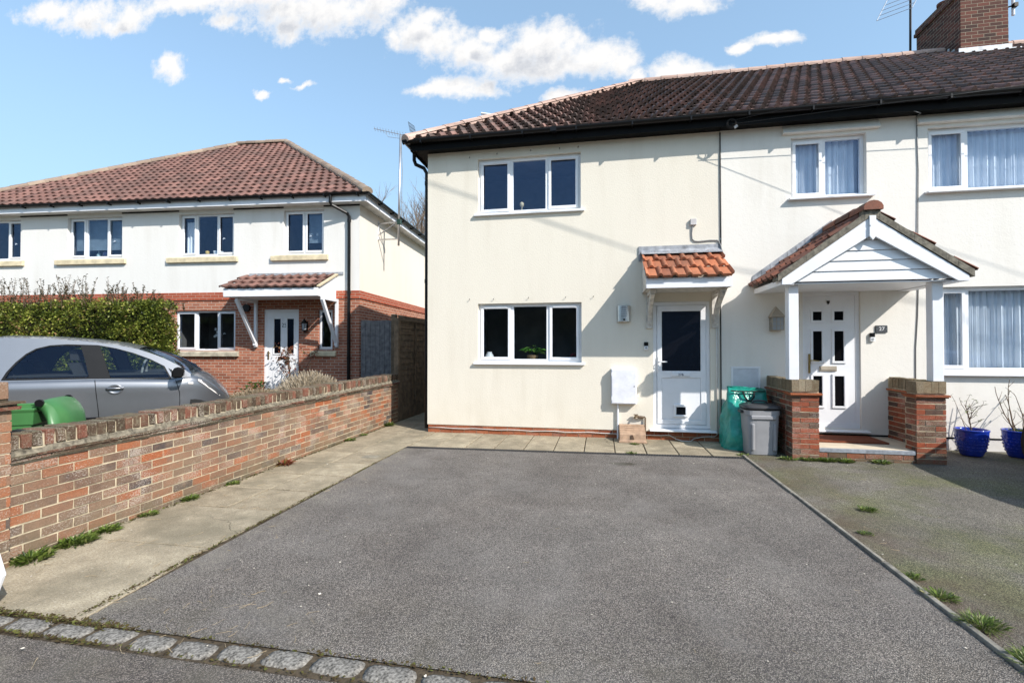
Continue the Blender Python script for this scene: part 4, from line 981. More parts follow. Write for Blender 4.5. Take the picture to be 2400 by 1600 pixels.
def f(m): m.box(LW, .016, -.014, .2, 2.785, 2.989); m.box(-.2, .017, .2, DEP, 2.786, 2.988)
part('brick_band', LHR, lh, f)
SL = dict(k=1.0)
ey, ez, ry, rz_ = -.36, 5.43, 5.25, 9.33; rxR, rxL = -5.30, -7.30; exR, exL = .36, -12.96
m = MB(); tile_slope(m, exL, exR, ey, ez, ry, rz_, .33, .24, roll_wave, (0, .125, .25, .375, .5, .625, .75, .875), .5, .023, [hp2((exR, ey), (rxR, ry), (-6, 0)), hp2((exL, ey), (rxL, ry), (-6, 0))])
m.add([(exR, ey, ez), (rxR, ry, rz_), (exR, 2*ry-ey, ez), (exL, ey, ez), (rxL, ry, rz_), (exL, 2*ry-ey, ez)], [(0, 2, 1), (3, 4, 5), (1, 2, 5, 4)], .5); m.build('roof', TILEL, lh)
m = MB(); ridge_run(m, (exR, ey, ez+.03), (rxR, ry, rz_+.05), .13, .43, drop=.2); ridge_run(m, (exL, ey, ez+.03), (rxL, ry, rz_+.05), .13, .43, drop=.2); ridge_run(m, (rxL, ry, rz_+.06), (rxR, ry, rz_+.06), .13, .43, drop=.2); ridge_run(m, (exR, 2*ry-ey, ez+.03), (rxR, ry, rz_+.05), .13, .43); m.build('ridge_tiles', RIDGL, lh)
part('fascia', WHITED, lh, lambda m: (m.box(exL+.08, .29, -.30, -.278, 5.215, 5.39), m.box(.268, .29, -.278, DEP+.3, 5.216, 5.39)))
part('soffit', plain('dull_white_soffit', (.66, .65, .62), .6, var=.2, vs=3), lh, lambda m: (m.box(exL+.1, .268, -.278, .11, 5.225, 5.243), m.box(.0, .268, .11, DEP+.28, 5.226, 5.242)))
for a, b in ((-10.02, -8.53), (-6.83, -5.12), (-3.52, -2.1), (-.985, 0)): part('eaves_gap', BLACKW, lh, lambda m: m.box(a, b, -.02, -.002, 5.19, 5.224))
def f(m):
    gutter(m, (exL-.05, -.365, 5.41), (exR+.06, -.365, 5.41), .056); gutter(m, (.365, -.42, 5.41), (.365, DEP, 5.41), .056)
    x = .1
    while x > exL: m.box(x-.014, x+.014, -.425, -.301, 5.33, 5.40); x -= .87
    y = .5
    while y < DEP: m.box(.291, .425, y-.014, y+.014, 5.33, 5.40); y += .87
part('gutter', BLACKP, lh, f)
def f(m):
    m.tube([(-.62, -.365, 5.37), (-.62, -.365, 5.19), (-.60, -.33, 5.13), (-.3, -.1, 4.97), (-.265, -.06, 4.9), (-.262, -.06, 4.4), (-.262, -.06, .0)], .04, 10)
    for z in (4.75, 2.9, 1.2): m.tube([(-.262, -.06, z), (-.262, -.06, z+.08)], .05, 10)
part('downpipe', BLACKP, lh, f)
for i, (a, b, c, d) in enumerate(LU):
    st = dict(sill=None)
    bars = [(-11.05, -10.5), (-8.02, -7.35), (-4.66, -4.04), (-1.545,)][i]
    op = [(0, 2), (0, 2), (0, 2), (0, 1)][i]; cur = [None, [(-8.48, -6.9, 4.25, 5.1, 'blind')], [(-5.05, -4.7, 4.02, 4.95, 'net')], [(-1.5, -1.03, 4.3, 5.1, 'blind')]][i]
    w = window(lh, a, b, c+.02, d, bars, op, y=.09, cur=cur, handle=True, fr=.05)
    part('sill', STONE, w, lambda m: m.prism([(-.07, c-.17), (-.07, c-.04), (.09, c+.02), (.09, c-.17)], a-.33 if i else a-.3, b+.14, 'x'), bevel=.006)
w = window(lh, *LL[0], (-4.64, -4.01), (0, 2), y=.09, fr=.05, handle=True, label='three light window with white orchid on the brick ground floor')
part('sill', plain('grey_stone_sill', (.44, .40, .31), .85, var=.4, vs=5, bs=50), w, lambda m: m.prism([(-.06, 1.275), (-.06, 1.385), (.09, 1.43), (.09, 1.275)], -5.34, -3.35, 'x'), bevel=.006)
w = window(lh, *LL[2], (), (0,), y=.09, fr=.04, label='narrow window beside the front door')
part('sill', STONE, w, lambda m: m.prism([(-.05, 1.29), (-.05, 1.4), (.09, 1.45), (.09, 1.29)], -1.33, -.63, 'x'), bevel=.006)
def f(m):
    a, b, c, d = LL[1]; y = .05
    m.box(a, b, y, y+.07, d-.07, d); m.box(a, a+.07, y+.001, y+.069, c, d-.07); m.box(b-.07, b, y+.001, y+.069, c, d-.07)
ld = part('door', WHITE, lh, f, 'white front door with two tall narrow panes', bevel=.004)
LP = [(-2.385, -2.2, 1.36, 2.272), (-2.014, -1.832, 1.36, 2.272)]
def f(m):
    wall_grid(m, -2.59, -1.74, .3, 2.455, LP, y=.06, rev=.02)
    for a, b, c, d in LP:
        for e0, e1, g0, g1 in ((a-.035, b+.035, d, d+.035), (a-.035, b+.035, c-.035, c), (a-.035, a, c, d), (b, b+.035, c, d)): m.box(e0, e1, .045, .061, g0, g1)
    for x in (-2.42, -2.3, -2.18, -2.06, -1.94): m.box(x, x+.1, .052, .061, .4, 1.1)
part('door_leaf', WHITE, ld, f, bevel=.003)
for a, b, c, d in LP: part('pane', GLASSF, ld, lambda m: m.box(a-.002, b+.002, .062, .07, c-.002, d+.002))
part('letterbox', DARKM, ld, lambda m: m.box(-2.27, -1.95, .047, .0595, 1.2, 1.27), bevel=.003)
part('door_handle', BRASS, ld, lambda m: (m.box(-2.565, -2.53, .045, .0595, 1.2, 1.42), m.tube([(-2.548, .045, 1.37), (-2.548, .0, 1.37), (-2.46, -.005, 1.365)], .011, 6)))
text_part('25', .15, SLATE, ld, 'number', -2.108, .0585, 2.10, .003)
cn2 = thing('door_canopy', 'lean-to door canopy with brown tiles and white brackets on the brick house', 'canopy', (-6.13, 3.15, 1.5), rz=R(4.15), local=True); cn2.location.z = 0
part('roof', TILEL, cn2, lambda m: tile_slope(m, -3.17, -.66, -.95, 2.99, 0, 3.42, .33, .24, roll_wave, (0, .125, .25, .375, .5, .625, .75, .875), .5, .03))
part('flashing', LEAD, cn2, lambda m: (m.box(-3.05, -.44, -.02, -.003, 3.40, 3.475), m.quad((-3.05, -.02, 3.425), (-.66, -.02, 3.425), (-.66, -.12, 3.40), (-3.05, -.12, 3.40))))
part('fascia', WHITED, cn2, lambda m: m.box(-3.10, -.63, -.92, -.895, 2.765, 2.965), bevel=.004)
part('verge', plain('cream_verge', (.55, .47, .32), .8), cn2, lambda m: m.prism([(-.93, 2.98), (-.93, 3.015), (0, 3.44), (0, 3.405)], -.66, -.575, 'x'))
def f(m):
    for x in (-3.10, -.655): m.prism([(-.895, 2.765), (-.895, 2.97), (-.004, 3.37), (-.004, 3.18), (-.78, 2.82), (-.78, 2.765)], x, x+.025, 'x'); 
    for x in (-3.095, -.65): m.prism([(-.78, 2.83), (-.004, 3.17), (-.004, 2.78), (-.78, 2.78)], x+.004, x+.018, 'x')
    m.box(-3.07, -.66, -.894, -.004, 2.766, 2.779)
part('cheek', WHITED, cn2, f)
for x in (-2.845, -.54-.06):
    def f(m):
        m.box(x-.035, x+.035, -.075, -.004, 1.53, 2.765); m.box(x-.034, x+.034, -.8, -.075, 2.69, 2.764)
        m.prism([(-.72, 2.69), (-.82, 2.69), (-.076, 1.58), (-.076, 1.73)], x-.036, x+.036, 'x'); m.box(x-.042, x+.042, -.1, -.004, 1.57, 1.69)
    part('bracket', WHITED, cn2, f, bevel=.004)
t = thing('carriage_lamp', 'black carriage lamp between the front door and the narrow window', 'wall lamp', (-6.13, 3.15, 0), rz=R(4.15), local=True)
x = -1.454
part('back_plate', DARKM, t, lambda m: (m.box(x-.04, x+.04, .0, .011, 1.95, 2.2), m.tube([(x, .0, 1.93), (x, -.08, 1.9), (x, -.1, 1.94)], .015, 6)))
part('lamp_cage', DARKM, t, lambda m: (m.lathe([(0, -.02), (.05, 0), (.055, .015)], (x, -.1, 1.95), 6), [m.tube([(x+.055*math.cos(a*math.pi/3), -.1+.055*math.sin(a*math.pi/3), 1.96), (x+.075*math.cos(a*math.pi/3), -.1+.075*math.sin(a*math.pi/3), 2.14)], .006, 5) for a in range(6)], m.lathe([(.09, 2.14), (.085, 2.155), (.03, 2.23), (.012, 2.25), (.012, 2.275)], (x, -.1, 0), 6)))
part('lamp_glass', LENS, t, lambda m: m.lathe([(.05, 1.965), (.068, 2.14)], (x, -.1, 0), 6))
t = thing('hanging_basket_bracket', 'black round alarm or basket fitting in the shade under the brown canopy', 'wall fitting', (-6.13, 3.15, 0), rz=R(4.15), local=True)
part('dish', DARKM, t, lambda m: m.tube([(-3.12, .012, 2.56), (-3.12, -.06, 2.56)], .1, 14))
t['label'] = 'round black fitting on the brickwork in the shade under the brown canopy'; t.name = 'round_fitting'
t = thing('tv_aerial', 'tall pole aerial bracketed to the cream side wall of the brick house', 'aerial', (-6.2, 4.3, 4.4))
MX, MY = -5.58, 4.35
part('mast', ALU, t, lambda m: m.tube([(MX-.02, MY, 4.38), (MX+.03, MY, 7.5)], .03, 10), smooth=True)
def f(m):
    m.tube([(-6.2, MY, 5.03), (MX, MY, 5.05)], .022, 6); m.tube([(-6.18, MY, 4.72), (MX-.1, MY, 5.02)], .018, 6); m.tube([(-6.22, MY+.02, 4.55), (-6.22, MY+.02, 5.1)], .022, 6)
    m.tube([(-6.22, MY, 4.57), (MX, MY, 4.57)], .02, 6)
part('bracket', ALU, t, f)
part('clamp', plain('dark_green_clamp', (.02, .05, .04), .5), t, lambda m: m.box(MX-.06, MX+.06, MY-.05, MY+.05, 4.97, 5.12), bevel=.01)
def f(m):
    a, b = (-6.28, 4.2, 7.68), (-5.22, 4.5, 7.48); yagi(m, a, b, 14, .16, .26, (.25, -.9, .35)); m.tube([(-6.0, 4.3, 7.6), (-5.9, 4.3, 7.46), (-5.6, 4.36, 7.42), (-5.4, 4.4, 7.44), (-5.3, 4.48, 7.52)], .006, 5)
part('yagi', ALU, t, f)
def f(m):
    for k in range(6): s_ = k/5; m.tube([(-5.22+.06*s_, 4.35+.3*s_, 7.4), (-5.32+.06*s_, 4.35+.3*s_, 7.86)], .006, 5)
    for k in range(5): s_ = k/4; m.tube([(-5.22-.1*s_, 4.35, 7.4+.46*s_), (-5.16-.1*s_, 4.65, 7.4+.46*s_)], .006, 5)
part('reflector', DARKM, t, f)
part('cable', GREYC, t, lambda m: m.tube([(MX+.05, MY, 7.45), (MX+.09, MY, 6.5), (MX+.06, MY, 5.2)], .008, 5))

# side gate and fence in the alley
t = thing('side_gate', 'grey weathered vertical board gate beside the brick house corner', 'gate', (-5.6, 3.2, 0))
def f(m):
    xs = -6.11
    while xs < -5.28: m.box(xs, xs+.125, 3.2+random.uniform(-.004, .004), 3.225, .1, 2.21+random.uniform(-.006, .006), jit=.002); xs += .131
part('board_panel', WOODG, t, f)
part('ledge', WOODG, t, lambda m: [m.box(-6.1, -5.28, 3.226, 3.26, z, z+.1) for z in (.4, 1.2, 1.95)])
single('gate_post', WOODF, 'pale timber gate post standing taller than the grey board gate', 'post', (-5.2, 3.22, 0), lambda m: m.box(-5.265, -5.14, 3.16, 3.28, -.05, 2.36), bevel=.006)
t = thing('lap_fence', 'dark lapped timber fence panels running back along the alley', 'fence', (-4.15, 1, 0))
def f(m, y0):
    z = .3; k = 0
    while z < 2.06:
        m.add([(-4.13, y0, z), (-4.13, y0+1.72, z+random.uniform(-.006, .006)), (-4.15, y0+1.72, z+.145), (-4.15, y0, z+.145), (-4.165, y0, z), (-4.165, y0+1.72, z)], [(0, 1, 2, 3), (0, 4, 5, 1)]); z += .125
    for y in (y0, y0+.86, y0+1.69): m.box(-4.128, -4.1, y, y+.035, .3, 2.08)
    m.box(-4.175, -4.09, y0, y0+1.72, 2.08, 2.105)
for k in range(5): part('fence_panel', WOODF, t, lambda m: f(m, 1.09+k*1.83))
for k in range(6): part('post', WOODF, t, lambda m: m.box(-4.19, -4.09, .99+k*1.83, 1.085+k*1.83, -.05, 2.13), bevel=.005)
for k in range(5): part('gravel_board', WOODF, t, lambda m: m.box(-4.16, -4.12, 1.09+k*1.83, 2.81+k*1.83, -.05, .295))

# ---------------------------------------------------------------- old brick garden wall
gw = thing('garden_wall', 'low weathered brick garden wall with brick on edge coping beside the drive', 'wall', (-4.2, -2.3, 0))
SH = lambda z, y: z*(1+.0125*(y+2.5))
def shear(m):
    for p in m.v: p.z = SH(p.z, p.y) if p.z > 0 else p.z
Y0, Y1, XF, XB = -5.53, 1.0, -4.1, -4.325
m = MB(); m.box(XB+.004, XF-.004, Y0, Y1-.004, -.05, .735, mi=1)
bricks(m, Y0, Y1, XF-.004, -.03, .73, 'x', m=.012, depth=.03, sgn=1, bh=.0755, bw=.222); bricks(m, Y0, Y1, XB+.004, -.03, .73, 'x', depth=.03, sgn=-1, bh=.0755)
bricks(m, XB, XF, Y1-.004, -.03, .73, 'y', depth=.03, sgn=1, bh=.0755); shear(m)
m.build('brickwork', [WALLB, MORT], gw, bevel=0)
m = MB(); y = Y0+.005
while y < Y1-.06:
    j = random.uniform(-.006, .006); m.box(XB-.006+j, XF+.006+j+random.uniform(-.004, .004), y, y+.064+random.uniform(-.003, .003), .825, .938+random.uniform(-.007, .007), jit=.005); y += .0765
m.box(XB+.008, XF-.008, Y0, Y1-.01, .80, .922, mi=1, r=.5); shear(m); m.build('coping', [COPB, MORT], gw, bevel=.006)
m = MB()
for lay, (za, zb, pr) in enumerate(((.738, .757, .03), (.764, .782, .042))):
    y = Y0-.1*lay
    while y < Y1:
        a, b = max(y, Y0), min(y+.26, Y1+.02); m.box(XB-pr, XF+pr+random.uniform(-.008, .008), a, b-.006, za+random.uniform(-.003, .003), zb, jit=.004); y += .265
m.box(XB-.02, XF+.02, Y0, Y1, .733, .784, mi=1, r=.5); shear(m); m.build('creasing_tiles', [COPB, MORG], gw)
m = MB(); n = 150
for i in range(n):     # sloping lichen crusted mortar fillet between tiles and coping
    a, b = Y0+(Y1-Y0)*i/n, Y0+(Y1-Y0)*(i+1)/n
    if i == 0: w0 = random.uniform(.018, .04); h0 = random.uniform(.81, .84)
    w1 = random.uniform(.016, .042); h1 = random.uniform(.808, .842)
    for s_, xe in ((1, XF), (-1, XB)): m.quad((xe+s_*w0, a, .782), (xe+s_*w1, b, .782), (xe+s_*.002, b, h1), (xe+s_*.002, a, h0))
    w0, h0 = w1, h1
shear(m); m.build('mortar_fillet', MORG, gw)
gp_ = thing('gate_pier', 'taller brick pier at the street end of the garden wall', 'pier', (-4.25, -5.8, 0))
PX0, PX1, PY0, PY1 = -4.5, -4.05, -6.0, -5.535
m = MB(); m.box(PX0+.004, PX1-.004, PY0+.004, PY1-.004, -.05, 1.09, mi=1)
for xf, sg in ((PX1-.004, 1), (PX0+.004, -1)): bricks(m, PY0, PY1, xf, -.03, 1.09, 'x', depth=.03, sgn=sg)
for yf, sg in ((PY1-.004, 1), (PY0+.004, -1)): bricks(m, PX0, PX1, yf, -.03, 1.09, 'y', depth=.03, sgn=sg, start=1)
m.build('brickwork', [WALLB, MORT], gp_)
m = MB(); m.box(PX0-.035, PX1+.035, PY0-.035, PY1+.035, 1.092, 1.112, jit=.004); m.box(PX0-.045, PX1+.05, PY0-.045, PY1+.05, 1.13, 1.15, jit=.004); m.box(PX0-.02, PX1+.02, PY0-.02, PY1+.02, 1.1121, 1.1299, mi=1); m.build('creasing_tiles', [COPB, MORG], gp_)
m = MB(); m.box(PX0+.01, PX1-.01, PY0+.01, PY1-.01, 1.151, 1.27, mi=1)
y = PY0
while y < PY1-.05: m.box(PX0-.004, PX1+.004, y, y+.066, 1.17, 1.285+random.uniform(-.005, .005), jit=.004); y += .0765
m.build('coping', [WALLB, MORG], gp_, bevel=.005)
single('board', WHITE, 'corner of a white plastic board standing at the far left edge by the concrete path', 'board', (-3.6, -5.97, 0), lambda m: m.prism([(-3.85, .0), (-3.50, .0), (-3.455, .09), (-3.40, .21), (-3.45, .33), (-3.85, .40)], -5.99, -5.965), bevel=.006)

# ---------------------------------------------------------------- objects at the doors
t = thing('storage_bin', 'grey plastic dustbin with a dark lid beside the porch pier', 'bin', (2.27, -.72, 0))
def f(m):
    n = 28; prof = [(0, .86), (.04, .875), (.5, .955), (.555, .965), (.558, 1.0), (.63, 1.01), (.632, 1.03)]
    def ring(z, s_): return [((.235*s_)*math.copysign(abs(math.cos(a))**.42, math.cos(a))+2.262, (.20*s_)*math.copysign(abs(math.sin(a))**.42, math.sin(a))-.70, z) for a in [2*math.pi*(k+.5)/n for k in range(n)]]
    P = []; F = []
    for z, s_ in prof: P += ring(z, s_)
    for i in range(len(prof)-1):
        for k in range(n): F.append((i*n+k, i*n+(k+1) % n, (i+1)*n+(k+1) % n, (i+1)*n+k))
    F.append(tuple(range(n-1, -1, -1))); m.add(P, F, .5)
part('body', GREYP, t, f, bevel=.003)
def f(m):
    for x in (2.10, 2.385): m.box(x, x+.045, -.903, -.86, .06, .44); 
    m.box(2.09, 2.43, -.911, -.86, .5, .56)
part('moulded_panel', GREYP, t, f, bevel=.012)
def f(m):
    n = 28; prof = [(.632, 1.05), (.655, 1.06), (.668, 1.03), (.69, .8), (.695, .0)]
    P = []; F = []
    for z, s_ in prof: P += [((.236*s_)*math.copysign(abs(math.cos(a))**.42, math.cos(a))+2.262, (.202*s_)*math.copysign(abs(math.sin(a))**.42, math.sin(a))-.70, z+.018) for a in [2*math.pi*(k+.5)/n for k in range(n)]]
    for i in range(len(prof)-1):
        for k in range(n): F.append((i*n+k, i*n+(k+1) % n, (i+1)*n+(k+1) % n, (i+1)*n+k))
    m.add(P, F, .5)
part('lid', BLKLID, t, f, smooth=True)
part('lid_handle', BLKLID, t, lambda m: m.tube([(2.16, -.72, .705), (2.17, -.72, .74), (2.21, -.72, .75), (2.31, -.72, .75), (2.35, -.72, .74), (2.36, -.72, .705)], .014, 7))
part('side_handle', BLKLID, t, lambda m: (m.box(1.985, 2.03, -.78, -.62, .575, .615), m.box(2.492, 2.535, -.78, -.62, .575, .615)), bevel=.008)
t = thing('recycling_sack', 'green woven plastic recycling sack slumped behind the grey dustbin', 'sack', (2.2, -.35, 0))
def f(m):
    nx, nz = 22, 16; P = []; F = []
    from mathutils import noise as N
    per = 64
    for j in range(nz+1):
        tz = j/nz
        for k in range(per):
            a = 2*math.pi*k/per; ca, sa = math.cos(a), math.sin(a)
            sq = 1/max(abs(ca)**6+abs(sa)**6, 1e-6)**(1/6)
            wx = .31-.045*tz; wy = .27*(1-.78*max(0, tz-.3)/.7); bulge = 1+.06*math.sin(math.pi*min(1, tz*1.25))+.05*math.exp(-((tz-.1)/.12)**2)
            x = 2.215+wx*bulge*ca*sq*(1-.05*tz); y = -.34+wy*bulge*sa*sq+.10*tz
            nv = N.noise(Vector((x*4, y*4, tz*3.2)))*.075+abs(N.noise(Vector((x*9, y*9, tz*6))))*.05
            z = .89*tz*(1+.03*math.cos(a-2.5)) + N.noise(Vector((x*4, 3, 0)))*.03*tz
            if ca < -.3: x -= .07*(1-tz)
            P.append((x+nv*ca, y+nv*sa, max(0, z)))
    for j in range(nz):
        for k in range(per): F.append((j*per+k, j*per+(k+1) % per, (j+1)*per+(k+1) % per, (j+1)*per+k))
    c = len(P); P.append((2.21, -.25, .82)); F += [(nz*per+k, nz*per+(k+1) % per, c) for k in range(per)]
    m.add(P, F, .5)
part('sack_body', BAGM, t, f, smooth=True)
part('hem', WEB, t, lambda m: m.tube([(1.955, -.38, .862), (2.06, -.372, .85), (2.25, -.362, .852), (2.45, -.36, .856)], .011, 6))
part('strap', WEB, t, lambda m: m.tube([(2.13, -.382, .845), (2.15, -.40, .77), (2.19, -.41, .715), (2.24, -.41, .715), (2.28, -.40, .77), (2.285, -.38, .845)], .013, 6))

def leaf(m, p, d, l, w, r=None, droop=.2):
    d = Vector(d).normalized(); s_ = d.cross(Vector((random.uniform(-.4, .4), random.uniform(-.4, .4), 1))).normalized(); u_ = s_.cross(d); p = Vector(p)
    m.poly([p, p+d*l*.5+s_*w*.5-u_*l*.02, p+d*l-Vector((0, 0, l*droop)), p+d*l*.5-s_*w*.5-u_*l*.02], r)
def twig(m, p, d, L, r, n=5, bend=.25):
    p = Vector(p); d = Vector(d).normalized(); pts = [p.copy()]
    for i in range(n):
        d = (d+Vector((random.uniform(-bend, bend), random.uniform(-bend, bend), random.uniform(-bend*.3, bend*.6)))).normalized(); p = p+d*L/n; pts.append(p.copy())
    m.tube(pts, r, 5, r*.45); return pts
def pot(label, x, y, kind):
    t = thing('plant_pot', label, 'plant pot', (x, y, 0), 'blue glazed pots under the window')
    def f(m):
        m.lathe([(.0, .0), (.115, .0), (.125, .015), (.16, .12), (.178, .24), (.184, .33), (.186, .345), (.193, .355), (.19, .37), (.176, .37), (.170, .345), (.166, .30)], (x, y, .005), 40)
        for r_ in range(5):
            for k in range(20):
                a = 2*math.pi*(k+.5*(r_ % 2))/20; R_ = (.146, .158, .167, .173, .178)[r_]+.004; z = .08+.045*r_
                c = Vector((x+R_*math.cos(a), y+R_*math.sin(a), z)); tg = Vector((-math.sin(a), math.cos(a), 0))
                m.tube([c-tg*.016+Vector((0, 0, .014)), c, c+tg*.016+Vector((0, 0, .014))], .005, 4)
    part('pot', POTB, t, f, smooth=True)
    part('soil', SOIL, t, lambda m: m.lathe([(.172, .31), (.09, .325), (.0, .335)], (x, y, .005), 24, cap=False))
    tips = []
    def f(m):
        if kind == 0:
            st = twig(m, (x, y, .3), (.02, 0, 1), .42, .009, 6, .08); base = st
            for q in range(16): b = random.choice(base[1:]); tips.append(twig(m, b, (random.uniform(-1, 1), random.uniform(-1, 1), random.uniform(.2, 1)), random.uniform(.14, .32), .0045, 5, .3))
            tips.append(twig(m, (x-.05, y, .32), (-.35, 0, 1), .55, .005, 6, .1))
        else:
            for q in range(7):
                a = random.uniform(0, 6.28); s_ = twig(m, (x+.05*math.cos(a), y+.05*math.sin(a), .3), (.35*math.cos(a), .35*math.sin(a), 1), random.uniform(.35, .8), .008, 7, .16); tips.append(s_)
                for w_ in range(3): tips.append(twig(m, random.choice(s_[2:]), (random.uniform(-1, 1), random.uniform(-1, 1), .9), random.uniform(.1, .22), .004, 4, .2))
    part('stems', TWIG, t, f)
    def f(m):
        for s_ in tips:
            for q in range(5 if kind == 0 else 1):
                leaf(m, random.choice(s_[-3:]), (random.uniform(-1, 1), random.uniform(-1, 1), random.uniform(-.2, .4)), random.uniform(.025, .045), .018)
        if kind:
            for q in range(160): a = random.uniform(0, 6.28); r_ = random.uniform(0, .13); leaf(m, (x+r_*math.cos(a), y+r_*math.sin(a), .33), (random.uniform(-.5, .5), random.uniform(-.5, .5), 1), random.uniform(.05, .11), .008)
    part('leaves', LEAFG, t, f)
pot('blue glazed pot with a small sparse leafy shrub next to the porch pier', 5.14, -.36, 0)
pot('blue glazed pot with bare twigs and a tuft of grass at the right edge', 5.72, -.36, 1)

t = thing('potted_plant', 'green patterned houseplant in a woven pot inside the lower window', 'houseplant', (-1.21, .3, 1.3))
part('pot', WICK, t, lambda m: m.lathe([(0, 1.243), (.085, 1.243), (.105, 1.38), (.095, 1.385), (.09, 1.34)], (-1.21, .29, 0), 20))
def f(m):
    for k in range(46):
        a = random.uniform(0, 6.28); e = random.uniform(.15, .9); l = random.uniform(.1, .17); p = Vector((-1.21+.11*math.cos(a)*e*1.4, .29+.08*math.sin(a)*e, 1.4+.10*(1-e)+random.uniform(0, .06)))
        leaf(m, p, (math.cos(a), math.sin(a)*.8, random.uniform(-.1, .5)), l, .07, droop=.35)
part('leaves', LEAFM, t, f)
T25 = Matrix.Translation((-6.13, 3.15, 0)) @ Matrix.Rotation(R(4.15), 4, 'Z')
p0 = T25 @ Vector((-4.12, .36, 1.42))
t = thing('orchid', 'white flowering orchid in a pot inside the brick house window', 'houseplant', p0)
part('pot', WICK, t, lambda m: m.lathe([(0, .0), (.06, .0), (.075, .13), (.065, .13)], p0, 14))
part('stem', TWIGL, t, lambda m: m.tube([p0+Vector((0, 0, .1)), p0+Vector((.03, 0, .4)), p0+Vector((-.05, -.02, .6)), p0+Vector((-.16, -.04, .62))], .006, 5))
def f(m):
    for q in ((-.16, .60), (-.1, .52), (-.13, .43), (-.02, .45), (-.19, .40), (-.05, .37)):
        c = p0+Vector((q[0], -.04, q[1]))
        for k in range(5): a = k*1.256; m.poly([c, c+Vector((.028*math.cos(a-.5), -.01, .028*math.sin(a-.5))), c+Vector((.048*math.cos(a), 0, .048*math.sin(a))), c+Vector((.028*math.cos(a+.5), -.01, .028*math.sin(a+.5)))])
part('flowers', PETAL, t, f)

